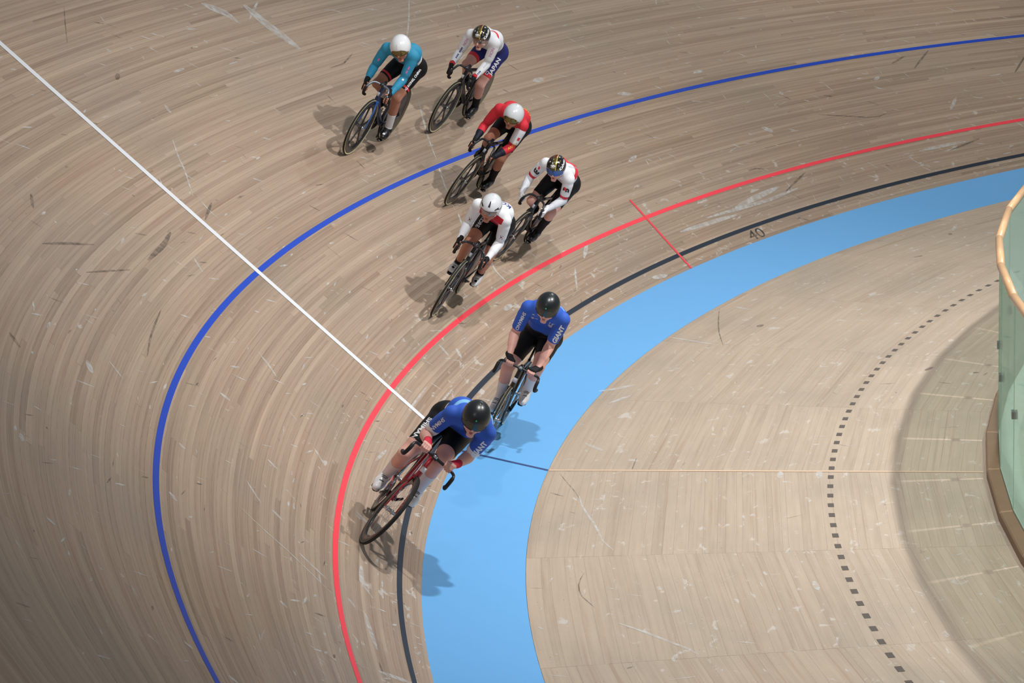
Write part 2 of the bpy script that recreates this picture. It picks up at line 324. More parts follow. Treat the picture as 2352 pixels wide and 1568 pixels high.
for pts, wd, mm in [
    ([(940, 0), (937, 45), (936, 88)], .022, M_SCG), ([(960, 230), (985, 315), (1003, 365)], .03, M_SCG), ([(1005, 375), (1018, 420), (1042, 480)], .03, M_SCG), ([(1050, 490), (1066, 530), (1076, 545)], .03, M_SCG),
    ([(1125, 598), (1142, 625), (1162, 645)], .035, M_SCG), ([(394, 320), (410, 365), (425, 395), (447, 455)], .024, M_SCG), ([(455, 455), (478, 478), (498, 500)], .024, M_SCG), ([(590, 0), (573, 48)], .03, M_SCG),
    ([(560, 10), (610, 55), (660, 95), (690, 115)], .16, M_SCW), ([(460, 5), (520, 35), (545, 55)], .12, M_SCW),
    ([(590, 805), (615, 838), (638, 865)], .035, M_SCG), ([(445, 592), (466, 628)], .03, M_SCG), ([(545, 1160), (600, 1210), (660, 1265), (760, 1365)], .02, M_SCG), ([(570, 1105), (602, 1155)], .028, M_SCW), ([(620, 1055), (640, 1080)], .04, M_SCW),
    ([(620, 1168), (650, 1195)], .05, M_SCW), ([(680, 1268), (745, 1330)], .04, M_SCW), ([(640, 1380), (655, 1395)], .05, M_SCW), ([(725, 1030), (750, 1070)], .03, M_SCW), ([(820, 1175), (850, 1205)], .06, M_SCW),
    ([(830, 1300), (826, 1340), (855, 1375)], .05, M_SCW), ([(795, 1375), (815, 1395)], .05, M_SCW), ([(835, 1410), (870, 1490)], .05, M_SCW), ([(870, 1540), (950, 1568)], .05, M_SCW), ([(420, 1470), (445, 1490)], .05, M_SCW), ([(530, 1550), (548, 1565)], .06, M_SCW),
    ([(204, 830), (213, 858)], .06, M_SCW), ([(250, 828), (290, 875)], .025, M_SCG), ([(385, 1130), (405, 1150)], .05, M_SCW), ([(413, 1015), (425, 1032)], .05, M_SCW), ([(512, 905), (525, 918)], .06, M_SCW), ([(46, 995), (47, 1010)], .04, M_SCW), ([(110, 1190), (126, 1210)], .05, M_SCW),
    ([(66, 440), (70, 475)], .035, M_SCK), ([(95, 560), (160, 563), (215, 558)], .03, M_SCK), ([(345, 600), (358, 575), (372, 562), (392, 532)], .05, M_SCK), ([(20, 762), (40, 795)], .05, M_SCK), ([(200, 628), (300, 618)], .02, M_SCK), ([(365, 710), (350, 780), (342, 820)], .02, M_SCK),
    ([(760, 160), (790, 145), (810, 120)], .02, M_SCK), ([(268, 180), (272, 168)], .05, M_SCK), ([(468, 500), (485, 465)], .03, M_SCK), ([(150, 20), (152, 95)], .012, M_SCK), ([(380, 240), (388, 258)], .05, M_SCW), ([(400, 165), (425, 160)], .03, M_SCW), ([(246, 115), (255, 125)], .06, M_SCW), ([(470, 90), (478, 102)], .05, M_SCW),
    ([(1225, 185), (1248, 178)], .07, M_SCW), ([(1420, 215), (1448, 212)], .06, M_SCW), ([(1595, 168), (1612, 165)], .05, M_SCW), ([(2100, 160), (2130, 115)], .03, M_SCK), ([(2050, 145), (2080, 130)], .03, M_SCK), ([(2330, 165), (2352, 130)], .03, M_SCK), ([(1880, 265), (2010, 270), (2040, 262)], .02, M_SCK), ([(1890, 222), (1915, 222)], .03, M_SCK),
    ([(2185, 250), (2195, 225)], .05, M_SCW), ([(1750, 290), (1775, 305)], .08, M_SCW), ([(1790, 212), (1800, 220)], .07, M_SCW), ([(2010, 185), (2018, 178)], .05, M_SCW), ([(1445, 375), (1460, 360)], .05, M_SCW), ([(1805, 438), (1850, 395)], .03, M_SCK), ([(1620, 500), (1760, 465), (1830, 430)], .05, M_SCW), ([(1560, 530), (1690, 490)], .06, M_SCW), ([(2110, 350), (2220, 325)], .05, M_SCW),
    ([(1690, 475), (1790, 430)], .08, M_SCW), ([(1500, 640), (1530, 628)], .06, M_SCW), ([(2180, 345), (2250, 318)], .03, M_SCK), ([(1320, 610), (1325, 665)], .03, M_SCW), ([(1340, 590), (1350, 560)], .05, M_SCW), ([(940, 940), (985, 890)], .02, M_SCW), ([(1000, 935), (1040, 890)], .02, M_SCW), ([(865, 1060), (885, 1030)], .03, M_SCW), ([(1010, 795), (1030, 815)], .05, M_SCW), ([(1160, 715), (1175, 700)], .06, M_SCW), ([(1055, 820), (1048, 800)], .05, M_SCW)]:
    px_mark('scuff', pts, wd, mm, banked)
for pts, wd, mm in [
    ([(1330, 1140), (1336, 1165), (1365, 1210), (1385, 1240), (1415, 1262)], .022, M_SCW), ([(1290, 1090), (1297, 1105), (1320, 1130), (1332, 1142)], .01, M_SCK), ([(1340, 1315), (1324, 1340), (1330, 1365), (1360, 1395)], .012, M_SCK), ([(1425, 1430), (1470, 1450), (1530, 1470), (1580, 1490), (1607, 1506)], .03, M_SCW), ([(1462, 1053), (1450, 1078)], .014, M_SCK),
    ([(1873, 1335), (1883, 1355)], .05, M_SCW), ([(1790, 1082), (1795, 1098)], .05, M_SCW), ([(1877, 1080), (1883, 1100)], .06, M_SCW), ([(1690, 705), (1720, 712)], .06, M_SCW), ([(1655, 710), (1650, 760), (1662, 795)], .014, M_SCK), ([(1540, 775), (1650, 790)], .05, M_SCW), ([(1380, 900), (1460, 885)], .08, M_SCW), ([(1400, 930), (1450, 910)], .05, M_SCW), ([(1345, 1020), (1385, 1035)], .05, M_SCW), ([(2125, 850), (2140, 840)], .05, M_SCK), ([(2235, 855), (2245, 852)], .05, M_SCK), ([(1740, 750), (1752, 744)], .07, M_SCK), ([(2100, 590), (2118, 586)], .05, M_SCK)]:
    px_mark('scuff', pts, wd, mm, apron)
# countless small scuffs
def scatter(name, parent, n, orange, srange, mats, seed):
    r = random.Random(seed); VV, FF, MI = [], [], []; off = 0
    while n:
        s = r.uniform(*srange); o = orange[0]+(orange[1]-orange[0])*r.random()**1.6; a = r.choice([r.gauss(.5, .25), r.gauss(.5, .25), r.gauss(1.2, .5), r.gauss(0, .1)])
        if orange[0] < 0: a = r.uniform(0, PI)
        V, F = patch('', s, o, r.uniform(.03, .2), r.uniform(.006, .024), a, None, None, .0013+.0004*r.random(), 2, .7)
        VV.append(V); FF += [tuple(x+off for x in f) for f in F]; MI += [0 if r.random() < .84 else 1]*len(F); off += len(V); n -= 1
    tag(mobj(name, np.concatenate(VV), FF, mats, parent, midx=MI), kind='stuff')
scatter('fine_scuffs', banked, 1500, (.06, 5.5), (-22, 12), [M_SCW, M_SCK], 3)
scatter('fine_scuffs', apron, 160, (OA-.05, OC+.1), (-14, 8), [M_SCW, M_SCK], 5)

# lettering helper: text -> flat triangle mesh, refined so that it can be draped
def text_mesh(txt, size, shear=0., bold=0., cut=None):
    cu = bpy.data.curves.new('lettering', 'FONT'); cu.body = txt; cu.size = size; cu.align_x = 'CENTER'; cu.align_y = 'CENTER'; cu.shear = shear; cu.offset = bold; cu.resolution_u = 3
    o = bpy.data.objects.new('lettering', cu); COL.objects.link(o); dg = bpy.context.evaluated_depsgraph_get(); dg.update()
    me = bpy.data.meshes.new_from_object(o.evaluated_get(dg)); bm = bmesh.new(); bm.from_mesh(me)
    bpy.data.objects.remove(o); bpy.data.curves.remove(cu); bpy.data.meshes.remove(me)
    st = cut or size*.4
    for ax in (0, 1):
        lo = min(v.co[ax] for v in bm.verts); hi = max(v.co[ax] for v in bm.verts); x = lo+st
        while x < hi:
            c = [0, 0, 0]; c[ax] = x; nn = [0, 0, 0]; nn[ax] = 1
            bmesh.ops.bisect_plane(bm, geom=bm.verts[:]+bm.edges[:]+bm.faces[:], plane_co=c, plane_no=nn); x += st
    bmesh.ops.triangulate(bm, faces=bm.faces[:]); bm.verts.index_update()
    V = np.array([v.co[:] for v in bm.verts]); F = [tuple(v.index for v in f.verts) for f in bm.faces]; bm.free(); return V, F
def floor_text(txt, s, o, size, sx, parent, material, name, up_out=True):
    V, F = text_mesh(txt, size); g = 1 if up_out else -1
    X = tp(s-g*V[:, 0]*sx, o+g*V[:, 1], .0035); return mobj(name, X, F, material, parent)
_s40, _o40 = pix(1737, 541)
floor_text('40', _s40, .094, .215, 1.75, banked, alpha_mat('worn_stencil_paint', (52, 52, 52), .95), 'painted_number')
_s8, _o8 = pix(2190, 525)
px_mark('scuff', [(2180, 540), (2184, 536)], .06, M_SCK, apron); px_mark('scuff', [(2188, 530), (2198, 515)], .05, M_SCG, apron)

# ------------------------------------------------------------------ glass barrier round the infield
bar = bpy.data.objects.new('glass_barrier', None); COL.objects.link(bar); bar.location = tp(0, OC, 0)
tag(bar, 'glass barrier with rounded wooden handrail and timber curb around the infield', 'barrier')
BL = np.array(bar.location)
# vertex s-values: spacing 1.27 m on the curb line
_sv = [pix(*q)[0] for q in [(2286, 921.7), (2264.5, 1010.6), (2266.5, 1096.6), (2296, 1198.5), (2340.5, 1291.7)]]
_step = (_sv[-1]-_sv[0])/4*1.0
SV = [_sv[0]-_step*i for i in range(14, 0, -1)]+_sv+[_sv[-1]+_step*i for i in range(1, 12)]
OV = [OC]*len(SV)
def bpt(i, inset, z): 
    p = tp(SV[i], OV[i]-inset, 0); p[2] = ZF+z; return p-BL
M_CURB = mat('brown_curb_timber', (136, 108, 84), .6, var=.12, bscale=60); M_RAIL = mat('honey_beech_handrail', (214, 172, 128), .4, coat=.2, var=.08, bscale=50)
M_CLAMP = mat('brushed_steel_clamp', (150, 155, 158), .35, metal=.9); M_SEAL = mat('pale_sealant_bead', (206, 222, 224), .5)
mg = bpy.data.materials.new('green_tinted_laminated_glass'); mg.use_nodes = True
_n = mg.node_tree.nodes; _l = mg.node_tree.links; _n.remove(_n['Principled BSDF']); _out = _n['Material Output']
_t = _n.new('ShaderNodeBsdfTransparent'); _t.inputs[0].default_value = (.76, .86, .76, 1); _d = _n.new('ShaderNodeBsdfDiffuse'); _d.inputs[0].default_value = (.66, .82, .79, 1); _g = _n.new('ShaderNodeBsdfGlossy'); _g.inputs['Roughness'].default_value = .03
_m1 = _n.new('ShaderNodeMixShader'); _m1.inputs[0].default_value = .30; _l.new(_t.outputs[0], _m1.inputs[1]); _l.new(_d.outputs[0], _m1.inputs[2])
_f = _n.new('ShaderNodeFresnel'); _f.inputs[0].default_value = 1.35; _m2 = _n.new('ShaderNodeMixShader'); _cl = _n.new('ShaderNodeMath'); _cl.operation = 'MULTIPLY'; _cl.inputs[1].default_value = .16; _l.new(_f.outputs[0], _cl.inputs[0]); _l.new(_cl.outputs[0], _m2.inputs[0]); _l.new(_m1.outputs[0], _m2.inputs[1]); _l.new(_g.outputs[0], _m2.inputs[2]); _l.new(_m2.outputs[0], _out.inputs[0])
def prism(a, b, prof, mats, name, parent, smooth=False):
    """sweep a closed (inset,z) profile between barrier vertices a and b"""
    V = [bpt(a, x, z) for x, z in prof]+[bpt(b, x, z) for x, z in prof]; k = len(prof)
    F = [(i, (i+1) % k, k+(i+1) % k, k+i) for i in range(k)]+[tuple(range(k))[::-1], tuple(range(k, 2*k))]
    return mobj(name, np.array(V), F, mats, parent, smooth=smooth)
H = 1.93
_rp = [(.065+.036*math.cos(q), H-.012+.036*math.sin(q)) for q in np.linspace(0, 2*PI, 13)[:-1]]
for i in range(len(SV)-1):
    prism(i, i+1, [(-.0, -.01), (0, .075), (.012, .085), (.115, .085), (.115, -.01)], M_CURB, 'curb', bar)
    prism(i, i+1, [(.118, -.02), (.118, .10), (.15, .10), (.30, .02), (.30, -.02)], M_SEAL, 'sealant_bead', bar)
    # glass panel with a small gap at each corner
    A, B = bpt(i, .052+.06, -.02), bpt(i+1, .052+.06, -.02); d = B-A; A, B = A+d*.012, B-d*.012; n = np.array([-d[1], d[0], 0]); n /= np.linalg.norm(n)
    P8 = []
    for zz in (-.0, H-.02+.02-.0): P8 += [A+[0, 0, zz], B+[0, 0, zz], B+n*.012+[0, 0, zz], A+n*.012+[0, 0, zz]]
    mobj('glass_panel', np.array(P8), [(0, 1, 2, 3), (7, 6, 5, 4), (0, 4, 5, 1), (1, 5, 6, 2), (2, 6, 7, 3), (3, 7, 4, 0)], mg, bar)
    rl = [(x+.045, z) for x, z in _rp]
    prism(i, i+1, rl, M_RAIL, 'handrail', bar, True)
    for t_ in (.0,):
        c = bpt(i+1, .118, 0)
        for zz in (.92,):
            q = np.array([(-.02, -.045, -.03), (.03, -.045, -.03), (.03, .045, -.03), (-.02, .045, -.03), (-.02, -.045, .03), (.03, -.045, .03), (.03, .045, .03), (-.02, .045, .03)])
            mobj('clamp', q+c+[0, 0, zz], [(0, 3, 2, 1), (4, 5, 6, 7), (0, 1, 5, 4), (1, 2, 6, 5), (2, 3, 7, 6), (3, 0, 4, 7)], M_CLAMP, bar)
# ------------------------------------------------------------------ implicit-surface modelling (bodies, gloves, shoes)
class Field:
    def __init__(s, lo, hi, h):
        s.lo = np.asarray(lo, float); s.h = h; s.n = np.ceil((np.asarray(hi)-s.lo)/h).astype(int)+1
        s.F = np.full(s.n, .2, np.float32); s.ax = [s.lo[i]+h*np.arange(s.n[i]) for i in range(3)]
    def add(s, fn, lo, hi, k=.02, sub=False, pad=.05):
        a = np.clip(np.floor((np.asarray(lo)-pad-s.lo)/s.h).astype(int), 0, s.n-1); b = np.clip(np.ceil((np.asarray(hi)+pad-s.lo)/s.h).astype(int)+1, 1, s.n)
        if (b <= a).any(): return
        sl = tuple(slice(a[i], b[i]) for i in range(3)); G = np.stack(np.meshgrid(*[s.ax[i][a[i]:b[i]] for i in range(3)], indexing='ij'), -1)
        d = fn(G).astype(np.float32); f = s.F[sl]
        if sub:
            h = np.clip(.5-.5*(f+d)/k, 0, 1); s.F[sl] = f*(1-h)-d*h+k*h*(1-h)
        else:
            h = np.clip(.5+.5*(f-d)/k, 0, 1); s.F[sl] = f*(1-h)+d*h-k*h*(1-h)
    def cap(s, a, b, ra, rb, k=.02, sub=False):
        a, b = np.asarray(a, float), np.asarray(b, float); r = max(ra, rb); ba = b-a; L = ba@ba+1e-12
        def fn(G):
            pa = G-a; t = np.clip(pa@ba/L, 0, 1); return np.linalg.norm(pa-t[..., None]*ba, axis=-1)-(ra+(rb-ra)*t)
        s.add(fn, np.minimum(a, b)-r, np.maximum(a, b)+r, k, sub)
    def ell(s, c, ax, r, k=.02, sub=False):
        c = np.asarray(c, float); ax = np.asarray(ax, float); r = np.asarray(r, float); m = r.max()
        def fn(G):
            q = (G-c)@ax.T; k0 = np.linalg.norm(q/r, axis=-1); k1 = np.linalg.norm(q/(r*r), axis=-1)+1e-9; return k0*(k0-1)/k1
        s.add(fn, c-m, c+m, k, sub)
    def sample(s, P):
        q = (P-s.lo)/s.h; i = np.clip(np.floor(q).astype(int), 0, s.n-2); f = q-i; out = 0
        for dx in (0, 1):
            for dy in (0, 1):
                for dz in (0, 1):
                    out = out+s.F[i[:, 0]+dx, i[:, 1]+dy, i[:, 2]+dz]*np.where(dx, f[:, 0], 1-f[:, 0])*np.where(dy, f[:, 1], 1-f[:, 1])*np.where(dz, f[:, 2], 1-f[:, 2])
        return out
    def grad(s, P):
        e = s.h*.6; return np.stack([(s.sample(P+v)-s.sample(P-v))/(2*e) for v in np.eye(3)*e], -1)
    def mesh(s):
        F = s.F; S = F < 0; c = np.zeros(np.array(S.shape)-1, np.int8)
        for dx in (0, 1):
            for dy in (0, 1):
                for dz in (0, 1): c += S[dx:S.shape[0]-1+dx, dy:S.shape[1]-1+dy, dz:S.shape[2]-1+dz]
        I = np.argwhere((c > 0) & (c < 8)); vid = np.full(c.shape, -1, np.int32); vid[tuple(I.T)] = np.arange(len(I))
        acc = np.zeros((len(I), 3)); cnt = np.zeros(len(I))
        for ax in range(3):
            o1, o2 = [a for a in range(3) if a != ax]
            for u in (0, 1):
                for v in (0, 1):
                    a = I.copy(); a[:, o1] += u; a[:, o2] += v; b = a.copy(); b[:, ax] += 1
                    fa = F[tuple(a.T)]; fb = F[tuple(b.T)]; m = (fa < 0) != (fb < 0); t = fa[m]/(fa[m]-fb[m])
                    p = a[m].astype(float); p[:, ax] += t; acc[m] += p; cnt[m] += 1
        V = s.lo+acc/cnt[:, None]*s.h; Q = []
        for ax in range(3):
            o1, o2 = [(1, 2), (2, 0), (0, 1)][ax]
            a = [slice(None)]*3; b = [slice(None)]*3; a[ax] = slice(0, -1); b[ax] = slice(1, None)
            A, B = S[tuple(a)], S[tuple(b)]; E = np.argwhere(A != B); E = E[(E[:, o1] > 0) & (E[:, o2] > 0) & (E[:, o1] < S.shape[o1]-1) & (E[:, o2] < S.shape[o2]-1)]
            fl = A[tuple(E.T)]
            def g(d1, d2):
                x = E.copy(); x[:, o1] -= d1; x[:, o2] -= d2; return vid[tuple(x.T)]
            q = np.stack([g(1, 1), g(0, 1), g(0, 0), g(1, 0)], 1); q[~fl] = q[~fl][:, ::-1]; Q.append(q)
        Q = np.concatenate(Q)
        for _ in range(3):
            gr = s.grad(V); d = s.sample(V); st = gr*(d/(np.einsum('ij,ij->i', gr, gr)+1e-6))[:, None]; l = np.linalg.norm(st, axis=1, keepdims=True); V = V-st*np.minimum(1, .4*s.h/(l+1e-9))
        gr = s.grad(V); N = gr/(np.linalg.norm(gr, axis=1, keepdims=True)+1e-9)
        T = np.concatenate([Q[:, [0, 1, 2]], Q[:, [0, 2, 3]]]); return V, N, T
def split(W, T, col):
    """cut triangles by column col of the vertex table; returns extended table, triangles with value >= 0, triangles below"""
    f = W[:, col]; pos = f >= 0; c = pos[T].sum(1); P = [T[c == 3]]; Ng = [T[c == 0]]; mix = T[(c == 1) | (c == 2)]
    if len(mix) == 0: return W, P[0], Ng[0]
    cm = pos[mix].sum(1); lone = np.where(cm == 1, np.argmax(pos[mix], 1), np.argmin(pos[mix], 1)); ar = np.arange(len(mix))
    a, b, d = mix[ar, lone], mix[ar, (lone+1) % 3], mix[ar, (lone+2) % 3]
    E = np.concatenate([np.stack([a, b], 1), np.stack([a, d], 1)]); Es = np.sort(E, 1); U, inv = np.unique(Es, axis=0, return_inverse=True); inv = inv.ravel()
    t = f[U[:, 0]]/(f[U[:, 0]]-f[U[:, 1]]); t = np.clip(t, 1e-3, 1-1e-3); X = W[U[:, 0]]*(1-t)[:, None]+W[U[:, 1]]*t[:, None]; X[:, col] = 0
    base = len(W); W = np.concatenate([W, X]); e1 = base+inv[:len(mix)]; e2 = base+inv[len(mix):]
    tri = np.stack([a, e1, e2], 1); q1 = np.stack([e1, b, d], 1); q2 = np.stack([e1, d, e2], 1); lp = cm == 1
    P += [tri[lp], q1[~lp], q2[~lp]]; Ng += [tri[~lp], q1[lp], q2[lp]]
    return W, np.concatenate(P), np.concatenate(Ng)
def compact(W, T):
    u, inv = np.unique(T, return_inverse=True); return W[u], inv.reshape(T.shape)
def nrm(v): v = np.asarray(v, float); return v/(np.linalg.norm(v)+1e-12)

# ------------------------------------------------------------------ swept tubes and lathes (bicycle parts)
def tube(pts, ra, rb=None, n=10, closed=False, side=(0, 1, 0)):
    """loft an ellipse along points; ra = half width along 'side', rb = half height"""
    pts = np.asarray(pts, float); m = len(pts); ra = np.broadcast_to(ra, m); rb = ra if rb is None else np.broadcast_to(rb, m)
    tg = np.gradient(pts, axis=0); V = []
    for i in range(m):
        t = nrm(tg[i]); s = np.array(side, float); s = s-t*(s@t)
        if np.linalg.norm(s) < .2: s = np.array([1., 0, 0])-t*t[0]
        s = nrm(s); u = np.cross(t, s)
        for q in range(n): a = 2*PI*q/n; V.append(pts[i]+s*math.cos(a)*ra[i]+u*math.sin(a)*rb[i])
    F = [(i*n+q, i*n+(q+1) % n, (i+1)*n+(q+1) % n, (i+1)*n+q) for i in range(m-1) for q in range(n)]
    F += [tuple(range(n))[::-1], tuple(range((m-1)*n, m*n))]
    return np.array(V), F
def lathe(prof, c, n=40, close=True):
    """revolve (radius, y) profile about the y axis through c"""
    V = []; m = len(prof)
    for q in range(n):
        a = 2*PI*q/n
        for r, y in prof: V.append((c[0]+r*math.cos(a), c[1]+y, c[2]+r*math.sin(a)))
    F = [(q*m+i, ((q+1) % n)*m+i, ((q+1) % n)*m+(i+1) % m, q*m+(i+1) % m) for q in range(n) for i in range(m if close else m-1)]
    return np.array(V), F
def merge(*L):
    V, F, o = [], [], 0
    for v, f in L: V.append(v); F += [tuple(x+o for x in g) for g in f]; o += len(v)
    return np.concatenate(V), F
def spline(pts, n=24):
    p = np.asarray(pts, float); p = np.concatenate([[2*p[0]-p[1]], p, [2*p[-1]-p[-2]]]); out = []
    for i in range(1, len(p)-2):
        for t in np.linspace(0, 1, n//(len(p)-3)+1)[:-1]:
            out.append(.5*((2*p[i])+(-p[i-1]+p[i+1])*t+(2*p[i-1]-5*p[i]+4*p[i+1]-p[i+2])*t*t+(-p[i-1]+3*p[i]-3*p[i+1]+p[i+2])*t**3))
    out.append(p[-2]); return np.array(out)
RW, WB = .336, .97
BBX = np.array([.385, 0, .285]); CRK = .168
M_BLK = mat('matt_black_carbon', (26, 28, 32), .38, spec=.5, coat=.3); M_TYRE = mat('black_tyre_tread', (32, 31, 30), .8); M_CREAM = mat('cream_tyre_sidewall', (206, 198, 158), .7)
M_STEEL = mat('polished_steel', (190, 194, 198), .25, metal=.95); M_GREYD = mat('grey_disc_carbon', (74, 74, 74), .35, coat=.3); M_SAD = mat('black_saddle_cover', (22, 22, 24), .6); M_TAPE = mat('black_bar_tape', (24, 24, 27), .7)
M_CHAIN = mat('oily_chain_steel', (92, 92, 90), .4, metal=.8)
def wheel(root, name, x, kind, rimmat, cream):
    c = (x, 0, RW)
    if kind == 'disc':
        r = mobj(name, *lathe([(.018, .024), (.12, .021), (.23, .015), (.313, .011), (.313, -.011), (.23, -.015), (.12, -.021), (.018, -.024)], c, 48), rimmat, root, True)
    else:
        dp = .078 if kind == 'blade' else .055
        r = mobj(name, *lathe([(.314, .011), (.29, .0125), (.314-dp, .006), (.312-dp, 0), (.314-dp, -.006), (.29, -.0125), (.314, -.011)], c, 48), rimmat, root, True)
        mobj('hub', *lathe([(.004, .05), (.012, .05), (.014, .03), (.022, .026), (.015, .016), (.015, -.016), (.022, -.026), (.014, -.03), (.012, -.05), (.004, -.05)], c, 16), M_STEEL, r, True)
        if kind == 'blade':
            for q in range(5):
                a = 2*PI*q/5+.4; d = np.array([math.cos(a), 0, math.sin(a)])
                p = np.array([np.array(c)+d*t for t in (.012, .05, .12, .19, .24)])
                V, F = tube(p, [.014, .009, .007, .008, .009], [.022, .021, .018, .021, .032], 8); mobj('spoke', V, F, M_BLK, r, True)
        else:
            for q in range(20):
                a = 2*PI*q/20; sy = .024 if q % 2 else -.024; a2 = a+(.5 if (q//2) % 2 else -.5)
                p0 = np.array(c)+[.02*math.cos(a2), sy, .02*math.sin(a2)]; p1 = np.array(c)+[.262*math.cos(a), sy*.1, .262*math.sin(a)]
                V, F = tube([p0, p1], .0008, .0016, 4); mobj('spoke', V, F, M_STEEL, r)
    tor = [(.3235+.0118*math.cos(t), .0118*math.sin(t)) for t in np.linspace(0, 2*PI, 11)[:-1]]
    mobj('tyre', *lathe(tor, c, 56), M_TYRE, r, True)
    for sg in (1, -1):
        pr = [(.3135, .0110), (.3235, .0131), (.3290, .0124), (.3235, .008)]
        mobj('sidewall', *lathe([(a, b*sg) for a, b in (pr if sg > 0 else pr[::-1])], c, 56), cream, r, True)
    return r
def bike(key, root, P, J):
    th = P['pose'][4]; fm = P['frame']; road = P.get('road', False)
    fw_ = wheel(root, 'front_wheel', WB, 'spoked' if road else 'blade', M_BLK, P.get('cream', M_CREAM))
    wheel(root, 'rear_wheel', 0, 'spoked' if road else 'disc', P.get('rear', M_BLK), P.get('cream', M_CREAM))
    hip = (np.array(J['hipL'])+np.array(J['hipR']))/2
    sad = np.array([.215, 0, hip[2]-.085])
    ht, hb = np.array([.797, 0, .80]), np.array([.838, 0, .655])
    L = []
    L.append(tube([hb+[-.012, 0, .02], hb*.5+BBX*.5+[0, 0, .01], BBX+[.01, 0, .005]], [.02, .021, .026], [.036, .037, .034], 12))           # down tube
    st = BBX+(sad-BBX)*.74; tt = BBX+(sad-BBX)*.70
    L.append(tube([ht+[0, 0, -.012], (ht+tt)/2+[0, 0, -.004], tt], [.018, .015, .014], [.026, .02, .018], 12))             # top tube
    L.append(tube([BBX, BBX*.5+st*.5, st], [.018, .015, .0145], [.03, .026, .022], 12))                                   # seat tube
    L.append(tube([hb+[.006, 0, -.03], hb, ht, ht+[-.008, 0, .03]], [.022, .024, .022, .02], [.026, .03, .028, .024], 12))
    for sg in (1, -1):
        L.append(tube([BBX+[-.02, sg*.03, 0], BBX*.5+[0, sg*.045, .17], [-.005, sg*.058, RW]], [.009, .008, .006], [.017, .015, .009], 8))
        L.append(tube([tt+[-.01, sg*.012, -.06], tt*.5+[0, sg*.04, .17*.9], [-.005, sg*.058, RW]], [.007, .007, .006], [.013, .011, .008], 8))
    L.append(lathe([(.03, .036), (.026, .04), (.026, -.04), (.03, -.036)], BBX, 16))
    fr = mobj('frame', *merge(*L), fm, root, True)
    if P.get('accent'):
        for a, b in ((.15, .4), (.55, .8)):
            p = [BBX+(hb-BBX)*q for q in np.linspace(a, b, 4)]; mobj('frame_stripe', *tube(p, .0225, .031, 12), P['accent'], fr, True)
    F = []
    for sg in (1, -1):
        F.append(tube([hb+[.006, sg*.022, -.035], hb*.6+np.array([WB, 0, RW])*.4+[.012, sg*.045, .0], [WB-.002, sg*.052, RW]], [.011, .0085, .006], [.022, .018, .010], 8))
    F.append(tube([hb+[.008, -.036, -.03], hb+[.008, 0, -.022], hb+[.008, .036, -.03]], .016, .02, 8, side=(0, 0, 1)))
    fk_ = mobj('fork', *merge(*F), P.get('fork', fm), root, True)
    if P.get('steer'):
        ax_ = Vector(ht-hb); R4 = Matrix.Translation(Vector(hb)) @ Matrix.Rotation(math.radians(P['steer']), 4, ax_) @ Matrix.Translation(-Vector(hb))
        for o_ in [fk_, fw_]+list(fw_.children): o_.data.transform(R4)
    # cockpit
    hl = (np.array(J['hL'])+np.array(J['hR'])*[1, -1, 1])/2
    if road:
        cl = np.array([hl[0]-.012, 0, hl[2]-.028]); w_ = .20
        half = [cl, cl+[0, .07, 0], cl+[.0, .15, .0], cl+[.018, .188, -.003], cl+[.062, w_, -.012], cl+[.088, w_+.002, -.055], cl+[.066, w_+.006, -.112], cl+[.0, w_+.012, -.132], cl+[-.055, w_+.014, -.138]]
    else:
        g = hl+[.006, -.024, -.004]; cl = np.array([.868, 0, .83]); y = g[1]
        half = [cl, cl+[.008, .05, .002], cl+[.03, y*.72, -.006], [g[0]-.012, y-.012, g[2]+.062], g+[.008, 0, .02], g+[.0, .004, -.03], g+[-.04, .008, -.066], g+[-.10, .01, -.085]]
    half = spline(half, 40); mir = half*[1, -1, 1]
    full = np.concatenate([mir[::-1], half[1:]]); r_ = np.full(len(full), .0125); e = len(half)//2
    hb_ = mobj('handlebar', *tube(full, r_, None, 10, side=(0, 0, 1)), P.get('bar', M_BLK), root, True)
    for sg, hh in ((1, half), (-1, mir)):
        gp = hh[int(len(hh)*.52):]; mobj('grip', *tube(gp, .0158, None, 10, side=(0, 1, 0)), M_TAPE, hb_, True)
        V, F2 = lathe([(.0, -.006), (.015, -.006), (.015, .006), (0, .006)], gp[-1]); mobj('end_plug', V, F2, M_STEEL if not road else M_BLK, hb_)
    stt = ht+[-.012, 0, .045]
    stm = mobj('stem', *merge(tube([stt, stt*.5+cl*.5, cl], [.02, .017, .019], [.022, .019, .02], 10), lathe([(.02, .022), (.021, .02), (.021, -.02), (.02, -.022), (.005, -.022), (.005, .022)], cl, 14)), P.get('stemmat', M_BLK), root, True)
    mobj('faceplate', *tube([cl+[.012, -.018, .008], cl+[.012, .018, .008]], .0105, .0145, 8, side=(1, 0, 0)), M_STEEL if road else mat('dark_clamp_alloy', (96, 98, 100), .35, metal=.8), stm, True)
    mobj('head_badge', *tube([hb+[.030, 0, .045], hb+[.022, 0, .088]], .014 if not road else .021, .006, 8), P.get('badge', SLV), fr, True)
    # saddle and post
    mobj('seatpost', *tube([st-(st-BBX)*.08, sad+[-.01, 0, -.05]], .012, .017, 10), M_BLK, root, True)
    sp_ = [sad+[x, 0, z] for x, z in ((-.12, .012), (-.08, .004), (0, -.004), (.08, -.004), (.135, -.01), (.15, -.016))]
    mobj('saddle', *tube(sp_, [.05, .068, .048, .022, .018, .008], [.016, .024, .022, .018, .015, .007], 14), M_SAD, root, True)
